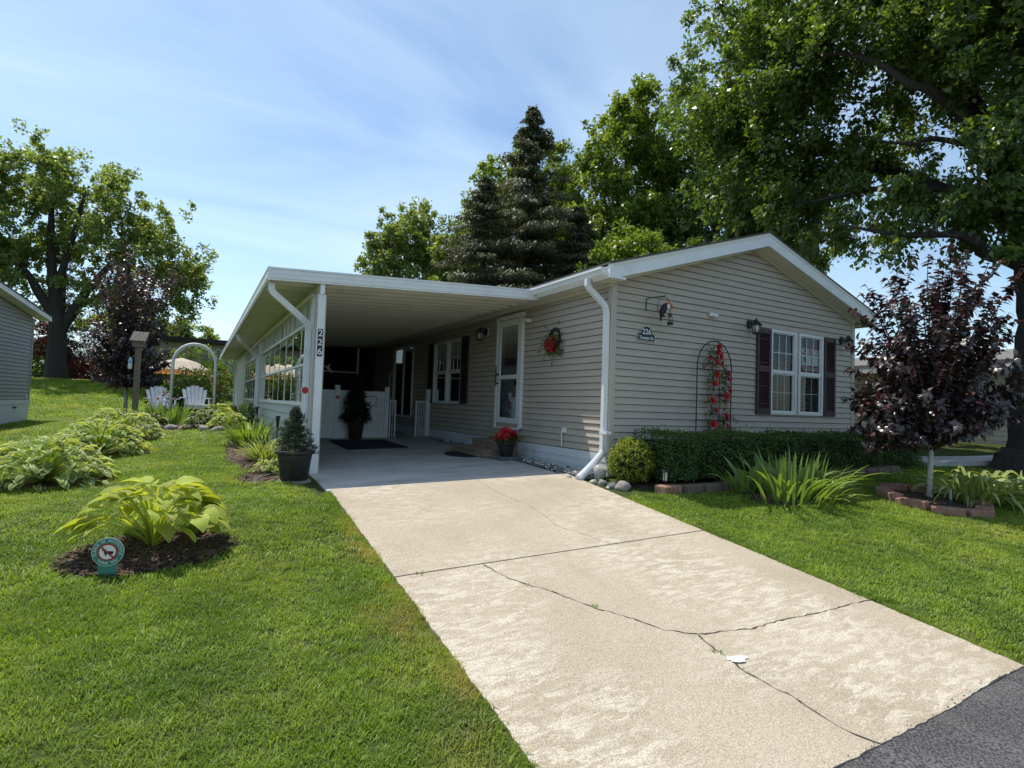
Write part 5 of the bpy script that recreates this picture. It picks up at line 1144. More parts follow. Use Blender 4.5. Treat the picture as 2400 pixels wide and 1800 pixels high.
pet_sign('pet_sign', (3.60, -2.66, gz(3.60, -2.66)+.03), .88, R(32), 'pale green round no dogs sign inside the plum tree ring')
strap_plant('daylily_clump', 'pale drooping daylily clump beside the plum tree ring', (4.55, -2.55, gz(4.55, -2.55)), 170, .86, .044, L_lily, .30, (.3, 1.05), (1.7, 3.1), rs=12, spread=(1.2, .9))
strap_plant('daylily_clump', 'second daylily clump under the big tree at the photo edge', (5.25, -2.9, gz(5.25, -2.9)), 90, .72, .040, L_lily, .26, (.25, 1.0), (1.1, 2.5), rs=13)
# ------------------------------------------------------------------ front left: hostas
bed('mulch', -5.38, -1.09, .60, .43, mulch_m, .012, 1500, 21)
hosta('hosta', 'chartreuse broad leaved hosta in a mulch circle on the front lawn', (-5.38, -1.02, gz(-5.38, -1.02)), 105, .53, .50, .20, H_char, seed=3, skip=(-2.1, .45))
bed('mulch', -6.6, 2.0, .70, .50, mulch_m, .005, 250, 22); bed('mulch', -6.45, 4.6, .62, .55, mulch_m, .005, 200, 23); bed('mulch', -6.36, 6.5, .62, .7, mulch_m, .005, 200, 24)  # dark discs standing for the shade under the row mounds, which grow in grass
hosta('hosta', 'pale edged hosta mound at the photo edge, nearest of the lawn row', (-6.62, 2.02, gz(-6.62, 2.02)), 290, .80, .50, .145, H_green, seed=5, rim=.92, group='hosta mounds in a row on the lawn')
hosta('hosta', 'middle pale edged hosta mound of the lawn row', (-6.42, 4.35, gz(-6.42, 4.35)), 280, .80, .52, .145, H_green, seed=6, rim=.92, group='hosta mounds in a row on the lawn')
hosta('hosta', 'yellow green hosta mound of the lawn row, farthest, before the birdhouse post', (-6.36, 6.5, gz(-6.36, 6.5)), 260, .84, .56, .15, H_green, seed=7, rim=.92, group='hosta mounds in a row on the lawn')
# ------------------------------------------------------------------ bed along the windowed wall
bed('mulch', -4.35, 3.6, .40, 2.1, mulch_m, .008, 900, 31); bed('mulch', -4.42, 1.35, .30, .45, mulch_m, .008, 200, 32)
strap_plant('daylily_plant', 'dense green daylily mound below the carport windows', (-4.28, 4.65, gz(-4.28, 4.65)), 230, .58, .022, L_lily2, .17, (.1, .95), (.5, 1.8), joined=True, rs=21)
strap_plant('daylily_plant', 'bright yellow green daylily mound beside the large black pot', (-4.22, 2.75, gz(-4.22, 2.75)), 170, .46, .020, L_lily, .13, (.1, 1.0), (.6, 1.9), joined=True, rs=22)
hosta('hosta', 'tiny pale hosta tucked behind the large black pot', (-4.28, 1.62, gz(-4.28, 1.62)), 26, .19, .18, .11, H_green, seed=8)
pc = (-4.06, 1.04, gz(-4.06, 1.04)); po = empty('planter', pc, 'large black plastic planter with a dwarf conifer at the carport post', 'planter')
pot('p', (pc[0], pc[1], pc[2]+.02), .155, .205, .37, blackp, po, .028)
m = MB(); m.lathe(pc, [(.20, .0), (.20, .02), (.19, .025)], 24); m.build('saucer', stone_m, po)
cs = []
for k in range(260):
    t = random.random()**1.15; a = random.uniform(0, 6.283); r_ = (.20*(1-t)**.7+.015)*random.uniform(.35, 1.05)*(1+.25*math.sin(3*a+t*9)); cs.append((pc[0]+r_*math.cos(a)-.01, pc[1]+r_*math.sin(a), pc[2]+.36+.52*t))
cs = np.array(cs); V, lo, tot = crown_leaves(cs, np.full(len(cs), .032), 26, .038, .22, 4, (pc[0], pc[1], pc[2]+.3), droopdir=.1, upw=.2); np_obj('conifer', V, lo, tot, L_pine, po)
m = MB(); m.tube([(pc[0], pc[1], pc[2]+.3), (pc[0], pc[1], pc[2]+.85)], [.014, .005], 6)
for c in cs[::5]: m.tube([(pc[0], pc[1], c[2]-.04), tuple(c)], [.006, .003], 4, cap=False)
m.build('trunk', twig, po, normals=False)
m = MB(); m.rtube([(-4.52, .95, gz(-4.5, .95)+.0), (-4.46, 1.22, gz(-4.46, 1.22)+.02), (-4.3, 1.38, gz(-4.3, 1.38)+.03), (-4.12, 1.40, gz(-4.1, 1.4)+.03)], .02, .05, (0, 0, 1)); tag(m.build('lawn_edging', blackp), 'black plastic edging strip curling from soil beside planter', 'edging')
for i, (x, y, zt_, lb) in enumerate(((-3.98, 3.55, .62, 'black garden torch below the carport windows, nearer the planter'), (-3.98, 7.3, .70, 'black garden torch beside the second carport downspout'))):
    b = (x, y, gz(x, y)); o = empty('garden_torch', b, lb, 'garden torch', 'black torches along the carport wall'); m = MB(); m.tube([b, (x, y, zt_-.2)], .010, 6); m.build('stake', black_m, o)
    m = MB(); m.lathe((x, y, zt_-.2), [(.012, 0), (.022, .04), (.030, .17), (.038, .18), (.038, .20)], 10); m.build('head', black_m, o)
bushy('clipped_shrub', 'small dark clipped shrub against the carport wall', (-4.12, 8.2, gz(-4.12, 8.2)), [(-4.12, 8.2, gz(-4.12, 8.2)+.32, .24, .3, .32)], 1800, .05, .5, L_hedge, clump=.04)
hosta('hosta', 'dark hosta with white edges beside the arbor mulch path', (-4.98, 8.15, gz(-4.98, 8.15)), 130, .46, .38, .15, H_var, seed=11, rim=.92)
hosta('hosta', 'sunny pale edged hosta between daylily and carport wall', (-4.52, 7.55, gz(-4.52, 7.55)), 130, .46, .36, .14, H_green, seed=12, rim=.92)
hosta('hosta', 'pale edged hosta below the arbor leg nearest the carport', (-4.72, 9.3, gz(-4.72, 9.3)), 80, .44, .44, .19, H_green, seed=13, rim=.92)
bed('mulch', -5.3, 9.6, 1.25, 1.9, mulch_m, .010, 700, 33)
hosta('hosta', 'low blue green hosta at the foot of birdhouse post', (-6.1, 9.2, gz(-6.1, 9.2)), 70, .46, .30, .17, H_var, seed=14)
strap_plant('iris_clump', 'dark upright iris clump in front of the white chairs', (-5.72, 9.7, gz(-5.72, 9.7)), 150, .56, .035, L_iris, .38, (.0, .45), (.1, .7), joined=True, rs=31)
for i, (x, y, r_, lb) in enumerate(((-6.0, 8.35, (.26, .12, .09), 'long flat border stone before the dark hosta'), (-5.62, 8.25, (.18, .11, .08), 'border stone at the left edge of mulch path'), (-4.98, 7.55, (.13, .10, .09), 'round border stone right of the mulch path'), (-4.68, 7.2, (.24, .12, .08), 'long pale border stone before the daylily mound'))):
    rock('border_stone', (x, y, gz(x, y)+r_[2]*.5), r_, stone_m, i+41, lb, 'stones edging the arbor bed', 'border stone')
# birdhouse
bp = (-6.63, 12.2, gz(-6.63, 12.2)); bo = empty('birdhouse', bp, 'weathered grey birdhouse on a tall square wooden post', 'birdhouse')
m = MB(); m.box(bp[0]-.07, bp[0]+.07, bp[1]-.07, bp[1]+.07, bp[2]-.1, bp[2]+2.02); m.build('post', wood_g, bo)
m = MB(); m.box(bp[0]-.14, bp[0]+.14, bp[1]-.13, bp[1]+.13, bp[2]+2.02, bp[2]+2.20); m.build('box', wood_g, bo)
m = MB(); z = bp[2]+2.20; m.prism([(bp[0]-.20, bp[1]-.22, z-.02), (bp[0]+.17, bp[1]-.22, z-.02), (bp[0]+.22, bp[1]+.02, z+.24), (bp[0]-.14, bp[1]+.02, z+.24)], (0, .02, .012)); m.prism([(bp[0]-.14, bp[1]+.04, z+.24), (bp[0]+.22, bp[1]+.04, z+.24), (bp[0]+.20, bp[1]+.22, z), (bp[0]-.17, bp[1]+.22, z)], (0, .02, .012)); m.build('roof', simple('roof_board', (.17, .155, .13), .9, .3, 6, bump=.6, stretch=(6, 1, 1)), bo)
fd = empty('bird_feeder', (bp[0]-.19, bp[1]-.02, bp[2]+1.45), 'small blue and white tube feeder hanging on the birdhouse post', 'bird feeder')
m = MB(); m.lathe((bp[0]-.17, bp[1]-.02, bp[2]+1.40), [(.03, 0), (.05, .02), (.05, .16), (.03, .18)], 12); m.build('tube', sign_w, fd)
m = MB(); m.lathe((bp[0]-.17, bp[1]-.02, bp[2]+1.585), [(.05, 0), (.052, .05), (.03, .11), (.01, .13)], 12); m.tube([(bp[0]-.17, bp[1]-.02, bp[2]+1.7), (bp[0]-.085, bp[1]-.02, bp[2]+1.78)], .006, 5); m.build('cap', blue_m, fd)
# arbor
ab = empty('garden_arbor', (-5.25, 10.25, gz(-5.25, 10.25)), 'white arched metal garden arbor over the mulch path', 'arbor'); az = gz(-5.25, 10.25)
for yy in (10.1, 10.45):
    m = MB(); xa, xb = -5.73, -4.77; xm = (xa+xb)/2; zs = 1.70; m.tube([(xa, yy, az-.15), (xa, yy, zs)]+[(xm-(xm-xa)*math.cos(t), yy, zs+.52*math.sin(t)) for t in np.linspace(.08, math.pi-.08, 22)]+[(xb, yy, zs), (xb, yy, az-.1)], .030, 8); m.build('arch', whitewood, ab, smooth=True)
for t in np.linspace(.25, math.pi-.25, 9): m = MB(); m.tube([(xm-(xm-xa)*math.cos(t), 10.1, zs+.52*math.sin(t)), (xm-(xm-xa)*math.cos(t), 10.45, zs+.52*math.sin(t))], .013, 6); m.build('rung', whitewood, ab)
for x in (xa, xb):
    for z in np.arange(az+.3, 1.65, .3): m = MB(); m.tube([(x, 10.1, z), (x, 10.45, z)], .013, 6); m.build('rung', whitewood, ab)
def climber(name, label, x, y, z0, z1, n):
    root = empty(name, (x, y, z0), label, 'climbing rose'); P = np.stack([x+RNG.normal(0, .10, n), y+RNG.normal(0, .12, n), RNG.uniform(z0+.1, z1, n)], 1); V, lo, tot = leaf_arrays(P, unit(n)+np.array([0, 0, -.2]), unit(n)+np.array([0, 0, .7]), RNG.uniform(.05, .09, n), RNG.uniform(.03, .045, n)); np_obj('foliage', V, lo, tot, L_shrub, root)
    m = MB(); m.tube([(x, y, z0), (x+.05, y, (z0+z1)/2), (x, y, z1)], .010, 5); m.build('stem', twig, root)
    for k in range(5): put_flower(root, ROSES[k % 4], (x+random.gauss(0, .09), y-.15+random.gauss(0, .05), random.uniform(z0+.5, z1)), (random.uniform(-.4, .4), -1, .4), random.uniform(.45, .65))
    for k in range(4): put_flower(root, BUDS[k % 3], (x+random.gauss(0, .1), y-.15, random.uniform(z0+.3, z1)), (0, -1, .4), 1.1, 'bloom')
climber('climbing_rose', 'red climbing rose on the arbor leg nearest the carport', -4.68, 10.35, az, 1.55, 420)
climber('climbing_rose', 'thin climbing rose on the arbor leg nearest the birdhouse', -5.78, 10.35, az, 1.35, 160)
# Adirondack chairs
def chair(label, x, y, rz):
    z = gz(x, y); root = empty('adirondack_chair', (x, y, z), label, 'garden chair', 'white garden chairs by the arbor'); root.rotation_euler.z = rz
    def part(nm, mb): o = mb.build(nm, whitewood); o.parent = root
    for k in range(6):      # back slats, fan shaped; chair faces -Y
        m = MB(); a = (k-2.5); xb, xt = a*.075, a*.108; h_ = .62-.018*a*a; w = .034; wt = .048
        m.prism([(xb-w, .28, .30), (xb+w, .28, .30), (xt+wt, .52, .30+h_), (xt-wt, .52, .30+h_)], (0, .02, -.008)); part('back_slat', m)
    for k in range(6):
        m = MB(); yy = -.22+k*.088; zz = .40-.022*k; m.box(-.27, .27, yy, yy+.08, zz-.02, zz); part('seat_slat', m)
    for s_ in (-1, 1):
        m = MB(); m.box(s_*.33-.06, s_*.33+.06, -.28, .42, .555, .578); part('arm', m)
        m = MB(); m.box(s_*.29-.015, s_*.29+.015, -.26, -.16, 0, .554); part('leg', m)
        m = MB(); m.prism([(s_*.275-.012, -.23, .28), (s_*.275-.012, -.23, .38), (s_*.275-.012, .60, .12), (s_*.275-.012, .60, .0)], (.024, 0, 0)); part('leg', m)
    m = MB(); m.box(-.29, .29, -.245, -.22, .27, .38); part('apron', m)
chair('white slatted garden chair seen through the arbor', -5.17, 11.5, R(6)); chair('white slatted garden chair beside the birdhouse post, behind dark iris', -6.02, 12.4, R(14))
# rose bush behind chairs and umbrella
bushy('rose_bush', 'large dark green bush behind the white chairs under the umbrella', (-5.3, 14.8, gz(-5.3, 14.8)), [(-5.4, 14.9, 1.05, .95, .8, .72), (-4.9, 14.9, 1.15, .75, .7, .75), (-5.9, 15.2, .85, .7, .7, .55)], 7000, .09, .5, L_shrub, clump=.12, shell=.4)
bushy('tall_shrub', 'bright green shrub behind the cream umbrella', (-5.3, 26.5, gz(-5.3, 26.5)), [(-5.4, 26.5, 2.3, 1.4, 1, 1.3), (-4.2, 26.2, 1.9, 1.2, 1, 1.0), (-7.2, 26.5, 2.2, 1.0, 1, 1.2)], 5000, .14, .55, L_maple, clump=.2, shell=.4)
ug = (-5.86, 22.9, gz(-5.86, 22.9)); uo = empty('patio_umbrella', ug, 'open cream patio umbrella on a pole behind the arbor', 'umbrella')
m = MB(); m.tube([ug, (ug[0], ug[1], 2.60)], .025, 8); m.build('pole', black_m, uo)
m = MB(); n = 8; rim = [(ug[0]+1.32*math.cos(2*math.pi*k/n+.3), ug[1]+1.32*math.sin(2*math.pi*k/n+.3), 2.0) for k in range(n)]; vl = [(x, y, 1.84) for x, y, z in rim]; mid = [(ug[0]+.7*math.cos(2*math.pi*k/n+.3), ug[1]+.7*math.sin(2*math.pi*k/n+.3), 2.38) for k in range(n)]
m.add([(ug[0], ug[1], 2.58)]+mid+rim+vl, [(0, 1+k, 1+(k+1) % n) for k in range(n)]+[(1+k, 9+k, 9+(k+1) % n, 1+(k+1) % n) for k in range(n)]); m.build('canopy', cream_f, uo, normals=False)
m = MB(); m.add(rim+vl, [(k, 8+k, 8+(k+1) % n, (k+1) % n) for k in range(n)]); m.build('valance', orange_f, uo, normals=False)
for k in range(n): m = MB(); m.tube([(ug[0], ug[1], 2.1), mid[k], (rim[k][0], rim[k][1], rim[k][2]-.01)], .008, 4); m.build('rib', whitewood, uo)
# ------------------------------------------------------------------ neighbouring buildings
def neighbour_left():
    cx, cy, z0 = -9.40, 14.6, .62; root = empty('neighbour_house', (cx, cy, 0), 'grey sided neighbour house with white skirting at the far lawn edge', 'house')
    ze = 2.98; wd = 7.0; sl_ = .14; dx, dy = -.148, -.989      # wall runs towards the street from the far corner
    mp = lambda a, z, d: (cx+dx*a+.989*d, cy+dy*a-.148*d, z); zr = lambda a: ze+sl_*(wd/2-abs(a-wd/2))
    m = MB(); m.add([mp(0, -.4, 0), mp(wd, -.4, 0), mp(wd, ze, 0), mp(wd/2, zr(wd/2), 0), mp(0, ze, 0)], [(0, 1, 2, 3, 4)]); w = m.build('gable_wall', siding_back, root, normals=False)
    def ed(z): d = max(0, (z-ze)/sl_); return (d+.04, wd-d-.04)
    planks(w, mp, 0, 0, z0, ze+.45, [], siding_g, edge=ed)
    m = MB(); m.add([mp(0, -.4, 0), mp(0, -.4, -12), mp(0, ze, -12), mp(0, ze, 0)], [(0, 1, 2, 3)]); m.add([mp(wd, -.4, 0), mp(wd, -.4, -12), mp(wd, ze, -12), mp(wd, ze, 0)], [(0, 1, 2, 3)]); m.build('side_wall', siding_g, root, normals=False)
    m = MB(); m.mbox(mp, -.022, .06, z0, ze-.02, 0, .026); m.build('corner_board', siding_g, root)
    m = MB(); m.mbox(mp, -.03, wd+.02, z0-.13, z0-.004, 0, .035); m.build('water_table', skirt_m, root)
    for k in range(23): m = MB(); m.mbox(mp, -.02+.3*k+.004, -.02+.3*k+.296, -.3, z0-.132, .001, .018); m.build('skirting_panel', skirt_m, root)
    m = MB(); m.mbox(mp, .75, .95, .38, .43, .019, .035); m.build('vent', black_m, root)
    m = MB(); m.mbox(mp, .18, .26, .68, .76, .02, .05); m.build('wall_tap', white, root)
    for s_ in (0, 1):
        ae = -.33 if s_ == 0 else wd+.33; ap = wd/2
        m = MB(); m.prism([mp(ae, zr(ae)+.02, .30), mp(ap, zr(ap)+.02, .30), mp(ap, zr(ap)+.15, .30), mp(ae, zr(ae)+.15, .30)], (.989*.02, -.148*.02, 0)); m.build('fascia', white_al, root)
        m = MB(); m.prism([mp(ae, zr(ae)+.152, .34), mp(ap, zr(ap)+.152, .34), mp(ap, zr(ap)+.18, .34), mp(ae, zr(ae)+.18, .34)], (-.989*12.5, .148*12.5, 0)); m.build('roof', roof_m, root)
        m = MB(); m.prism([mp(ae, zr(ae)+.022, .299), mp(ap, zr(ap)+.022, .299), mp(ap, zr(ap)+.03, .299), mp(ae, zr(ae)+.03, .299)], (-.989*.29, .148*.29, 0)); m.build('soffit', cream_al, root)
neighbour_left()
def neighbour_right():
    X0 = 14.0; y0, y1 = -6.0, 18.0; root = empty('neighbour_house', (X0, 4, 0), 'low beige neighbour house with dark windows behind the big tree', 'house'); mp = lambda a, z, d: (X0-d, a, z)
    m = MB(); m.quad((X0, y0, -.3), (X0, y1, -.3), (X0, y1, 2.5), (X0, y0, 2.5)); w = m.build('side_wall', beige_w, root, normals=False)
    planks(w, mp, y0, y1, .12, .96, [], simple('siding_sand', (.50, .44, .34), .6, .06, 3), e=.14, lip=.022)
    m = MB(); m.quad((X0, y0, -.3), (X0+7, y0, -.3), (X0+7, y0, 2.5), (X0, y0, 2.5)); m.build('end_wall', beige_w, root, normals=False)
    for a0, a1 in ((-4.5, .6), (2.2, 4.4), (6.5, 9.5)):
        m = MB(); m.mbox(mp, a0, a1, 1.02, 1.80, .002, .03); wo = m.build('window', brown_w, root); m = MB(); m.mbox(mp, a0+.06, a1-.06, 1.08, 1.74, .031, .036); m.build('pane', simple('dark_pane', (.012, .014, .02), .08, .1, spec=.6) if 'dark_pane' not in MT else MT['dark_pane'], wo)
    m = MB(); m.box(X0-.55, X0+.02, y0, y1, 2.36, 2.40); m.build('soffit', beige_w, root); m = MB(); m.box(X0-.60, X0-.55, y0-.1, y1, 2.34, 2.56); m.build('fascia', siding_l, root)
    m = MB(); m.prism([(X0-.62, y0-.2, 2.56), (X0+3.6, y0-.2, 3.25), (X0+3.6, y0-.2, 3.30), (X0-.62, y0-.2, 2.60)], (0, y1-y0+.4, 0)); m.prism([(X0+3.6, y0-.2, 3.25), (X0+7.8, y0-.2, 2.56), (X0+7.8, y0-.2, 2.60), (X0+3.6, y0-.2, 3.30)], (0, y1-y0+.4, 0)); m.build('roof', simple('grey_shingle', (.16, .155, .15), .95, .3, 20), root)
neighbour_right()
m = MB(); m.prism([(6.9, -.95, .03), (13.2, -1.9, .10), (13.4, 3.5, .14), (7.2, 3.5, .07)], (0, 0, .09)); tag(m.build('neighbour_driveway', concrete_c), kind='structure')
def far_house():
    Y0 = 35.0; root = empty('far_house', (-4, Y0, 1.5), 'far pale house with flat dark roof edge behind the arbor', 'house'); mp = lambda a, z, d: (a, Y0-d, z)
    m = MB(); m.quad((-9, Y0, 1.0), (6, Y0, 1.0), (6, Y0, 4.25), (-9, Y0, 4.25)); w = m.build('front_wall', beige_w, root, normals=False)
    planks(w, mp, -4.4, 6, 1.2, 3.3, [], siding_l, e=.2, lip=.03)
    planks(w, mp, -9, -4.4, 1.2, 3.9, [], beige_w, e=.2, lip=.03)
    for a0, a1, q0, q1 in ((-5.35, -4.5, 2.6, 3.95), (-4.42, -3.4, 2.6, 3.95), (-3.3, -2.6, 2.9, 3.6)):
        m = MB(); m.mbox(mp, a0, a1, q0, q1, .002, .06); wo = m.build('window', siding_l, root); m = MB(); m.mbox(mp, a0+.08, a1-.08, q0+.08, q1-.08, .061, .066); m.build('pane', MT['dark_pane'], wo)
    m = MB(); m.box(-9.6, 6.5, Y0-.8, Y0+8, 4.25, 4.52); m.build('roof', simple('dark_fascia', (.03, .028, .028), .6, .1), root)
far_house()
def shed():
    x, y, z = -13.3, 37.0, 1.55; root = empty('shed', (x, y, z), 'small brown gabled shed behind the far maple trunk', 'shed')
    m = MB(); m.prism([(x-1.3, y, z-.2), (x+1.3, y, z-.2), (x+1.3, y, z+1.55), (x, y, z+2.55), (x-1.3, y, z+1.55)], (0, 2.5, 0)); m.build('wall', brown_w, root)
    for s_ in (-1, 1): m = MB(); m.prism([(x+s_*1.6, y-.2, z+1.33), (x, y-.2, z+2.56), (x, y-.2, z+2.68), (x+s_*1.6, y-.2, z+1.45)], (0, 2.9, 0)); m.build('roof', siding_g, root)
    m = MB(); m.box(x+.25, x+.36, y-.06, y, z, z+1.6); m.build('post', wood_g, root)
shed()
# ------------------------------------------------------------------ trees
V3 = Vector
ob = (9.0, -1.93, gz(9.0, -1.93))
tree('oak_tree', 'huge dark oak overhanging the house with limbs reaching over the roof', ob,
     [((9.0, -1.93, -.2), 1.0), ((9.0, -1.93, .12), .72), ((9.0, -1.93, .5), .55), ((9.02, -1.94, 1.3), .47), ((9.05, -1.95, 2.6), .44), ((9.05, -1.95, 3.8), .42), ((9.2, -1.6, 5.5), .30), ((9.5, -.6, 8), .22), ((9.5, .4, 11), .10)],
     [[((8.95, -1.95, 3.72), .18), ((8.4, -1.9, 3.92), .125), ((7.6, -1.6, 4.05), .10), ((6.9, -1.5, 4.3), .075), ((6.3, -.8, 4.4), .05), ((6.0, .2, 4.8), .02)], [((6.9, -1.5, 4.3), .05), ((6.2, -1.5, 4.2), .03), ((5.7, -1.2, 4.4), .012)],
      [((9.3, -1.8, 4.8), .20), ((8.7, -1.6, 5.7), .15), ((7.9, -1.5, 6.2), .12), ((7.3, -1.2, 7.0), .10), ((6.5, -.8, 7.4), .07), ((6.1, .2, 8.4), .045), ((5.8, 1.6, 8.7), .02)],
      [((7.3, -1.2, 7.0), .07), ((6.9, -1.4, 8.0), .05), ((6.2, -1.2, 8.6), .03)], [((7.9, -1.5, 6.2), .07), ((7.0, -1.0, 6.35), .05), ((6.3, -.9, 6.1), .03), ((5.9, -.4, 6.3), .015)],
      [((8.9, -1.6, 5.2), .11), ((8.0, -.8, 5.6), .08), ((7.2, .2, 5.8), .06), ((6.6, 1.2, 5.7), .03)],
      [((9.4, -1.5, 5.6), .2), ((8.6, -2.2, 7.5), .14), ((7.6, -2.6, 9.0), .10), ((6.8, -2.6, 10.2), .05)],
      [((9.4, -1.4, 6.0), .2), ((10.5, -.5, 8), .12), ((11.5, .5, 9.5), .06)], [((9.4, -1.5, 5.0), .2), ((9.2, 1.0, 7.0), .16), ((8.6, 3.6, 8.6), .10), ((8.2, 5.2, 9.2), .05)]],
     [(9.2, -.5, 9.8, 3.8, 3.6, 3.0), (6.7, 1.2, 9.0, 1.9, 2.1, 2.4), (7.0, 1.8, 6.0, 1.3, 1.6, 1.1), (7.8, 4.4, 9.0, 2.1, 1.9, 2.6), (8.2, -2.2, 5.9, 1.9, 1.2, .9), (7.4, -2.4, 8.8, 2.2, 1.6, 2.2), (6.8, 1.5, 4.7, .8, .9, .7), (9.5, 2.5, 7.0, 3.0, 2.5, 2.0), (7.5, 3.0, 6.9, 1.6, 1.6, 1.3), (8.6, 4.4, 5.9, 2.0, 1.8, 1.1), (7.8, 3.2, 11.0, 1.8, 1.8, 1.6), (8.7, -2.7, 6.9, 1.7, 1.0, 1.1), (8.3, -2.0, 4.95, 1.4, .8, .5), (8.9, -3.0, 8.2, 1.8, 1.2, 1.4), (9.6, -2.6, 5.4, 1.2, 1.0, .9), (7.6, -1.5, 7.0, 1.3, .7, .8), (7.4, -1.6, 4.75, 1.1, .6, .45), (6.6, -.6, 5.0, .7, .7, .5)],
     2050, .40, 84, .125, .58, L_oak, bark_d, shell=.6, droopdir=-.35, flat=1.0)
tb = (-11.9, 32.0, gz(-11.9, 32.0)); z0 = tb[2]
tree('maple_tree', 'tall open maple with forked dark trunk beyond the left lawn', tb,
     [((-11.9, 32, z0-.3), .62), ((-11.9, 32, z0+1), .46), ((-11.95, 32, z0+2.8), .42), ((-12.1, 32, z0+4.2), .32), ((-12.4, 32, z0+6.5), .20), ((-12.6, 32, z0+10), .10)],
     [[((-12.1, 32, z0+3.4), .28), ((-13.2, 31.8, z0+5.3), .20), ((-14.6, 31.5, z0+7.5), .13), ((-15.5, 31.3, z0+9.5), .06)], [((-11.9, 32, z0+2.6), .30), ((-11.0, 32, z0+4.4), .24), ((-9.8, 31.8, z0+6.6), .16), ((-8.8, 31.6, z0+8.2), .09), ((-7.8, 31.3, z0+9.0), .04)],
      [((-12.2, 32, z0+4.6), .24), ((-11.6, 31.5, z0+7), .15), ((-11.0, 31, z0+10), .08)], [((-11.2, 32, z0+4.0), .18), ((-9.4, 31.6, z0+5.2), .12), ((-7.6, 31.2, z0+5.6), .07), ((-6.2, 31, z0+5.2), .03)]],
     [(-12.6, 32, z0+10.4, 3.2, 3, 2.6), (-9.6, 31.5, z0+8.6, 2.8, 2.6, 2.0), (-7.3, 31.0, z0+6.9, 2.1, 2.2, 1.8), (-15.6, 31.5, z0+8.8, 2.6, 2.5, 2.4), (-6.2, 31, z0+4.4, 1.2, 1.6, 1.4), (-8.4, 31.2, z0+4.2, 1.5, 1.6, 1.1), (-12, 33, z0+7.4, 2.6, 2, 1.3), (-17.5, 31, z0+6, 2, 2, 2.6), (-6.0, 31, z0+6.0, 1.2, 1.2, 1.2), (-9.5, 31.5, z0+4.8, 2.2, 1.8, 1.2), (-14.4, 32, z0+6.0, 2.0, 1.6, 1.4)],
     1400, .42, 52, .17, .72, L_maple2, bark_d, bs=1.1, shell=.6, flat=1.15)
tree('maple_tree', 'small pale maple at the far left of the trees behind the carport roof', (6.2, 27.6, .3),
     [((6.2, 27.6, 0), .3), ((6.2, 27.6, 5), .22), ((6.2, 27.6, 11), .1)], [[((6.2, 27.6, 6), .14), ((4.8, 27.4, 8.2), .08), ((3.8, 27.2, 9.4), .04)]],
     [(6.4, 27.6, 11.6, 1.5, 1.5, 1.6), (4.6, 27.4, 10.4, 1.3, 1.3, 1.5), (7.6, 27.6, 10.0, 1.6, 1.5, 1.8), (4.0, 27.4, 8.8, 1.2, 1.2, 1.0), (5.6, 27.4, 8.6, 1.5, 1.4, 1.2)], 546, .38, 52, .17, .72, L_maple2, bark, bs=1.15, shell=.6, flat=1.15)
tree('maple_tree', 'lime green maple showing left of the lower spruce', (9.2, 23.6, .35),
     [((9.2, 23.6, 0), .3), ((9.2, 23.6, 6), .2), ((9.2, 23.6, 11), .08)], [],
     [(9.3, 23.6, 11.4, 1.5, 1.5, 1.7), (8.2, 23.4, 9.6, 1.5, 1.4, 1.7), (7.4, 23.3, 8.0, 1.4, 1.3, 1.4)], 461, .40, 56, .17, .72, L_maple, bark, bs=1.25, shell=.6, flat=1.15)
tree('maple_tree', 'broad green maple crown directly behind the tall spruce', (11.6, 21.6, .35),
     [((11, 22, 0), .4), ((11, 22, 8), .28), ((11, 22, 14), .1)], [],
     [(10.9, 22, 14.6, 1.9, 1.8, 1.9), (9.8, 22, 12.6, 1.7, 1.6, 1.6), (13.2, 21.2, 14.0, 2.0, 1.8, 2.2), (11.4, 21.5, 11.4, 2.2, 1.8, 1.8), (13.4, 21, 11, 1.8, 1.6, 1.8), (9.0, 22.0, 10.2, 1.8, 1.6, 1.8), (12.4, 20.6, 9.0, 2.4, 1.8, 2.0)], 896, .42, 56, .18, .72, L_maple, bark, bs=1.3, shell=.6, flat=1.2)
tree('maple_tree', 'tallest sunlit green maple rising behind the gable ridge', (15.4, 17.6, .4),
     [((15.4, 17.6, 0), .45), ((15.4, 17.6, 6), .34), ((15.3, 17.6, 12), .2), ((15.2, 17.6, 17), .08)], [[((15.3, 17.6, 8), .18), ((14.0, 17.4, 11), .1), ((13.2, 17.2, 13), .05)], [((15.3, 17.6, 7), .18), ((16.8, 17, 10.5), .1), ((17.8, 16.8, 12.5), .05)]],
     [(15.2, 17.6, 16.8, 1.9, 1.9, 2.2), (13.9, 17.4, 14.2, 1.9, 1.9, 2.0), (16.6, 17.2, 14.4, 1.9, 1.9, 2.2), (15.0, 16.8, 11.4, 2.6, 2.0, 2.2), (12.8, 16.9, 10.6, 1.8, 1.7, 1.8), (17.4, 16.8, 11.0, 2.0, 1.8, 2.2), (13.8, 16.2, 7.8, 2.4, 1.7, 1.8), (16.6, 16.0, 7.6, 2.4, 1.8, 2.0), (14.0, 16.4, 9.4, 2.2, 1.6, 1.8)], 1575, .44, 56, .18, .72, L_maple, bark, bs=1.22, shell=.6, flat=1.2)
tree('maple_tree', 'small lime maple just above the gutter corner of gable roof', (10.4, 11.6, .3),
     [((10.4, 11.6, 0), .28), ((10.4, 11.6, 4), .2), ((10.4, 11.6, 7), .08)], [],
     [(10.2, 11.6, 6.9, 1.3, 1.2, 1.5), (11.3, 11.2, 6.3, 1.3, 1.2, 1.4), (9.5, 11.9, 5.4, 1.1, 1.0, 1.1)], 442, .34, 56, .14, .72, L_maple, bark, bs=1.2, shell=.6, flat=1.2)
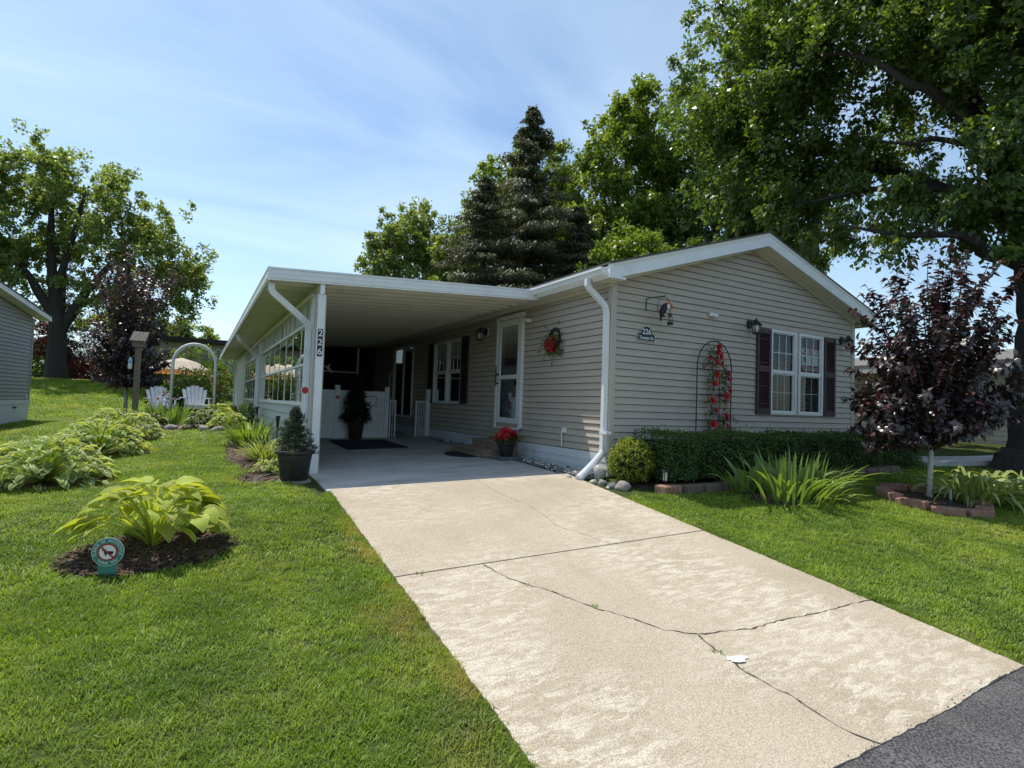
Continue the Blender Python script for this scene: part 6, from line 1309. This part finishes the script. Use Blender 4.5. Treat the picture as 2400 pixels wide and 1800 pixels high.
tree('maple_tree', 'tall dark tree filling the gap between bright maple and the oak', (19.0, 14.5, .4),
     [((19, 14.5, 0), .45), ((19, 14.5, 8), .3), ((19, 14.5, 15), .1)], [],
     [(18.6, 14.5, 16.2, 2.0, 2.0, 3.0), (17.6, 14.5, 12.6, 2.0, 2.0, 2.8), (20.0, 14.5, 12.5, 2.4, 2.2, 3.2), (18.0, 14.0, 8.5, 2.4, 2.0, 2.4), (20.8, 13.8, 8, 2.6, 2.0, 2.6)], 1040, .46, 54, .18, .70, L_oak, bark_d, bs=1.2, shell=.6)
bushy('far_tree_line', 'low band of green shrubs below the bright sky beyond the neighbour house', (28, 14, .5), [(26+4*k, 16-3*k, 2.4, 2.6, 2, 1.6) for k in range(4)], 3500, .3, .7, L_maple, clump=.4)
tree('round_tree', 'pale green far tree between umbrella and far house roof', (-8.0, 40, 1.9), [((-8, 40, 1.5), .3), ((-8, 40, 4), .2), ((-8, 40, 6), .1)], [], [(-7.0, 40, 5.0, 2.4, 2, 1.5), (-9.5, 40, 5.2, 2.4, 2, 1.8)], 300, .4, 50, .2, .72, L_maple2, bark)
def spruce(name, label, base, hgt, rad, seed, zlow=.08, dens=1.0):
    rr = random.Random(seed); root = empty(name, base, label, 'tree'); b = V3(base); m = MB(); m.tube([b+V3((0, 0, -.2)), b+V3((0, 0, hgt*.5)), b+V3((0, 0, hgt))], [.28, .17, .02], 8)
    P = []; D = []; Nn = []; z = hgt*zlow
    while z < hgt-.1:
        n = max(5, int(7*(1-z/hgt)+3))
        for k in range(n):
            zz = max(.3, z+rr.uniform(-.6, .6)*min(1, (hgt-z)/2.5)); f = 1-zz/hgt; a = rr.uniform(0, 6.283); L = rad*(f**.9)*rr.uniform(.45, 1.15)+.12; d = V3((math.cos(a), math.sin(a), 0)); s0 = b+V3((0, 0, zz)); pts = [s0+d*L*t+V3((0, 0, L*(.18*t-.42*t*t+.18*t**4))) for t in (0, .33, .66, 1)]
            m.tube(pts, [.03*f+.008, .022*f+.006, .012, .004], 4, cap=False)
            for j in range(int(dens*(8+26*L))):
                t = rr.random()**.75; q = pts[0].lerp(pts[3], t); q.z = s0.z+L*(.18*t-.42*t*t+.18*t**4); sd = V3((-d.y, d.x, 0))*rr.uniform(-1, 1)*L*.28*(1-t*.5)
                P.append(q+sd+V3((0, 0, rr.gauss(0, .04)))); D.append(d*.5+sd.normalized()*.6+V3((0, 0, -.55))+V3((rr.gauss(0, .3), rr.gauss(0, .3), rr.gauss(0, .3)))); Nn.append(V3((rr.gauss(0, .5), rr.gauss(0, .5), 1)))
        z += .27 if z < hgt-2.5 else .14
    m.build('trunk', bark_d, root, normals=False); n = len(P); V, lo, tot = leaf_arrays(np.array(P), np.array(D), np.array(Nn), RNG.uniform(.13, .26, n), RNG.uniform(.045, .08, n), 4); np_obj('crown', V, lo, tot, L_spruce, root)
spruce('spruce_tree', 'tall dark spruce rising behind the carport roof', (8.4, 16.5, .35), 15.2, 6.0, 3, .08, 3.0)
spruce('spruce_tree', 'shorter dark spruce leaning left of the tall spruce', (5.9, 16.4, .35), 11.2, 5.2, 4, .08, 2.6)
spruce('spruce_tree', 'dark spruce right of the tall spruce behind the lime maple', (10.2, 15.0, .35), 10.2, 4.2, 5, .08, 2.6)
spruce('spruce_tree', 'dark spruce filling the shade behind the forked maple', (-12.6, 36.5, 1.5), 9.5, 3.0, 6, .05, .8)
spruce('spruce_tree', 'broad dark spruce behind the purple plum tree', (-9.4, 36.0, 1.6), 8.0, 2.8, 7, .05, .8)
plum('plum_tree', 'purple leaf plum tree beyond the birdhouse post on the far lawn', (-7.15, 15.4, gz(-7.15, 15.4)), 5.0, 2.3, 1.0, 130, 30, .115, 9, bark_w, .0)
for i, (x, y, s_, mt, lb) in enumerate(((-14.2, 34.5, 1.0, L_shrub, 'green shrub beside the brown shed'), (-12.9, 33.4, .8, L_shrub, 'pale green weeds at the foot of the forked maple'), (-10.6, 33.5, 1.0, L_redsh, 'red leaved shrub right of the forked maple trunk'), (-13.4, 35.2, 1.3, L_redsh, 'red leaved shrub over the shed roof'), (-9.2, 33.2, 1.1, L_shrub, 'dark shrub below the spruce beyond the far lawn'), (-7.6, 33.4, 1.2, L_shrub, 'shrub between purple plum and far house'))):
    z = gz(x, y); up = 2.3 if i == 3 else .7; bushy('shrub', lb, (x, y, z), [(x, y, z+up*s_, 1.1*s_, .8, .85*s_), (x+.8, y+.2, z+.6*up*s_, .8*s_, .7, .6*s_)], 1700, .17, .6, mt, clump=.16, shell=.45)
strap_plant('border_plant', 'dark low plant at the foot of the far house wall', (-3.6, 33.6, gz(-3.6, 33.6)), 90, .9, .06, L_iris, .6, (.2, .9), (.3, 1.2), joined=True, rs=51)
# ------------------------------------------------------------------ weeds in cracks, litter
def weed(x, y, s, lb, seed): strap_plant('weed', lb, (x, y, dz(x, y)), 10, .028*s, .006*s, L_lily2, .010*s, (.3, 1.2), (.2, 1.0), joined=True, rs=seed, group='weeds in the driveway cracks')
for i, (x, y, s, lb) in enumerate(((-2.70, -3.16, 1.4, 'weed in the long crack, widest tuft'), (-2.95, -2.69, 1.0, 'weed in the long crack nearest the joint'), (-2.84, -2.84, .9, 'weed in the long crack between two tufts'), (-2.33, -3.90, 1.6, 'weed just above the white patch in the crack'), (-2.34, -4.06, 1.3, 'weed just below the white patch in the crack'), (-3.62, -2.235, 1.5, 'weed in the joint near the lawn side'), (-1.72, -2.235, .8, 'weed in the middle of the joint'), (-2.26, -3.70, .6, 'tiny weed where the three cracks meet'))): weed(x, y, s, lb, 60+i)
m = MB(); rr = random.Random(3); m.add([(-2.27+.075*math.cos(a)*rr.uniform(.7, 1.2), -3.985+.05*math.sin(a)*rr.uniform(.7, 1.2), dz(-2.27, -3.985)+.0025+.0*a) for a in np.linspace(0, 6.1, 23)], [tuple(range(23))]); tag(m.build('paint_patch', simple('chalk_white', (.60, .60, .58), .9, .22, 60, bump=.4), normals=False), 'small white paint patch on concrete beside the crack', 'patch')
m = MB(); rr = random.Random(77)
for k in range(300):
    x = rr.uniform(-3.8, -.5); y = YR+rr.gauss(-.012, .022); r_ = rr.uniform(.0015, .005); m.mi = rr.randrange(3); zb = max(dz(x, y) if y > YR else -1, rz(x, y)); m.blob((x, y, zb+r_*.4), (r_*1.3, r_, r_*.7), k, .15, 5, 3)
tag(m.build('grit', [stone_m, stone_d, asphalt], normals=False), kind='stuff')
# ------------------------------------------------------------------ grass
def tuft(seed, n=26, hgt=.042, rad=.055, wid=.0042):
    rr = random.Random(seed); V = []; lo = []; tot = []
    for k in range(n):
        a = rr.uniform(0, 6.283); q = rad*math.sqrt(rr.random()); x, y = q*math.cos(a), q*math.sin(a); h_ = hgt*rr.uniform(.55, 1.15); b = rr.uniform(0, 6.283); ln = rr.uniform(.1, .9)*h_
        dx, dy = math.cos(b), math.sin(b); w = wid*rr.uniform(.7, 1.3); sx, sy = -dy*w/2, dx*w/2; i = len(V)
        V += [(x-sx, y-sy, -.004), (x+sx, y+sy, -.004), (x+dx*ln*.4-sx*.8, y+dy*ln*.4-sy*.8, h_*.6), (x+dx*ln*.4+sx*.8, y+dy*ln*.4+sy*.8, h_*.6), (x+dx*ln, y+dy*ln, h_*rr.uniform(.8, 1.0))]
        lo += [i, i+1, i+3, i+2, i+2, i+3, i+4]; tot += [4, 3]
    return np_mesh('tuft', np.array(V), lo, tot, L_grass)
tcol = bpy.data.collections.new('grass_tufts')
for k in range(10): tcol.objects.link(bpy.data.objects.new('tuft', tuft(k)))
def lawn_mask(X, Y):
    ok = (Y > -4.72+.03*np.sin(X*3))
    ok &= ~((X > -3.86+.01*np.sin(Y*9)+.006*np.sin(Y*31)) & (X < -.54+.02*np.sin(Y*7)+.012*np.sin(Y*27)) & (Y < .3))
    ok &= ~((X > -4.0) & (X < 6.3) & (Y > -.03))
    ok &= ~((X > -.75) & (X < 6.9) & (Y > -1.05)); ok &= ~((X > -.6) & (X < .1) & (Y > -.95))
    for (cx, cy, rx, ry) in ((-5.38, -1.09, .56, .40), (-6.6, 2.0, .62, .42), (-6.45, 4.6, .54, .47), (-6.36, 6.5, .54, .6), (1.62, -1.62, .55, .36), (3.75, -2.4, .62, .62), (-4.35, 3.6, .36, 2.0), (-4.42, 1.35, .26, .4), (-5.3, 9.6, 1.15, 1.75), (-4.06, 1.04, .2, .2)):
        ok &= ((X-cx)/rx)**2+((Y-cy)/ry)**2 > 1
    ok &= ~((X > 7) & (Y > -1.2)); ok &= ~((X < -9.4+.148*(Y-14.6)) & (Y < 14.6) & (Y > 6)); return ok
def scatter(n, x0, x1, y0, y1, sc, dmin, dmax):
    X = RNG.uniform(x0, x1, n); Y = RNG.uniform(y0, y1, n); d = np.hypot(X-CAM[0], Y-CAM[1]); k = lawn_mask(X, Y) & (d >= dmin) & (d < dmax)
    fw = (X-CAM[0])*.491+(Y-CAM[1])*.870; k &= fw > -.5
    X, Y = X[k], Y[k]; s = np.stack([sc[0]*RNG.uniform(.8, 1.25, len(X))]*2+[sc[1]*RNG.uniform(.7, 1.2, len(X))], 1)
    ed = np.minimum(np.abs(X+3.85), np.abs(X+.54))*((Y < .2)) + 9*(Y >= .2); near = (ed < .13) & (RNG.random(len(X)) < .5); s[near] *= np.array([1.1, 1.1, 1.25])
    patch = np.sin(X*1.7+1.1*np.sin(Y*1.3))*np.sin(Y*1.9+.8*np.sin(X*2.2)); s[:, 2] *= 1+.18*patch
    return np.stack([X, Y, gh(X, Y)+.012*np.sin(X*2.1+.7*Y)*np.sin(Y*1.7-.5*X)], 1), s
sets = [scatter(52000, -8.5, 3.5, -5, 0.2, (1.0, .66), 0, 4.6), scatter(90000, -12, 7.5, -5, 8, (1.3, .74), 4.6, 11), scatter(60000, -17, 8, -5, 20, (2.2, .85), 11, 22), scatter(30000, -18, 2, 10, 36, (4.0, 1.6), 22, 46)]
n_e = 2600; ey = RNG.uniform(-4.7, .1, n_e); es = RNG.random(n_e) < .5
ex_ = np.where(es, -3.835+np.abs(RNG.normal(0, .025, n_e))*-1+.008*np.sin(ey*13)+.008*RNG.normal(0, 1, n_e), -.56+np.abs(RNG.normal(0, .025, n_e))+.008*np.sin(ey*11)+.008*RNG.normal(0, 1, n_e))
sc_e = RNG.uniform(.4, .9, n_e)*(1+.3*np.sin(ey*7.3+es*2)); keep = ~((~es) & (ey > -1.0)); sets.append((np.stack([ex_, ey, gh(ex_, ey)], 1)[keep], np.stack([sc_e*.8, sc_e*.8, sc_e*.85], 1)[keep]))
GP = np.concatenate([s[0] for s in sets]); GS = np.concatenate([s[1] for s in sets])
gm = bpy.data.meshes.new('grass'); gm.vertices.add(len(GP)); gm.vertices.foreach_set('co', GP.astype(np.float32).ravel())
at = gm.attributes.new('scl', 'FLOAT_VECTOR', 'POINT'); at.data.foreach_set('vector', GS.astype(np.float32).ravel())
at = gm.attributes.new('rot', 'FLOAT_VECTOR', 'POINT'); rt = np.stack([RNG.normal(0, .12, len(GP)), RNG.normal(0, .12, len(GP)), RNG.uniform(0, 6.283, len(GP))], 1); at.data.foreach_set('vector', rt.astype(np.float32).ravel())
at = gm.attributes.new('idx', 'INT', 'POINT'); at.data.foreach_set('value', RNG.integers(0, 10, len(GP)).astype(np.int32))
grass = bpy.data.objects.new('grass', gm); link(grass); gm.materials.append(L_grass); tag(grass, 'short mown green grass covering the lawn', kind='stuff')
ng = bpy.data.node_groups.new('grass_scatter', 'GeometryNodeTree'); ng.interface.new_socket('Geometry', in_out='INPUT', socket_type='NodeSocketGeometry'); ng.interface.new_socket('Geometry', in_out='OUTPUT', socket_type='NodeSocketGeometry')
gi = ng.nodes.new('NodeGroupInput'); go = ng.nodes.new('NodeGroupOutput'); ci = ng.nodes.new('GeometryNodeCollectionInfo'); ip = ng.nodes.new('GeometryNodeInstanceOnPoints')
ci.inputs['Collection'].default_value = tcol; ci.inputs['Separate Children'].default_value = True; ci.inputs['Reset Children'].default_value = True; ip.inputs['Pick Instance'].default_value = True
def nattr(nm, ty): n = ng.nodes.new('GeometryNodeInputNamedAttribute'); n.data_type = ty; n.inputs['Name'].default_value = nm; return n
e2r = ng.nodes.new('FunctionNodeEulerToRotation'); na = nattr('rot', 'FLOAT_VECTOR'); ng.links.new(na.outputs['Attribute'], e2r.inputs[0]); ns_ = nattr('scl', 'FLOAT_VECTOR'); ni = nattr('idx', 'INT')
ng.links.new(gi.outputs[0], ip.inputs['Points']); ng.links.new(ci.outputs[0], ip.inputs['Instance']); ng.links.new(e2r.outputs[0], ip.inputs['Rotation']); ng.links.new(ns_.outputs['Attribute'], ip.inputs['Scale']); ng.links.new(ni.outputs['Attribute'], ip.inputs['Instance Index']); ng.links.new(ip.outputs[0], go.inputs[0])
md = grass.modifiers.new('grass', 'NODES'); md.node_group = ng
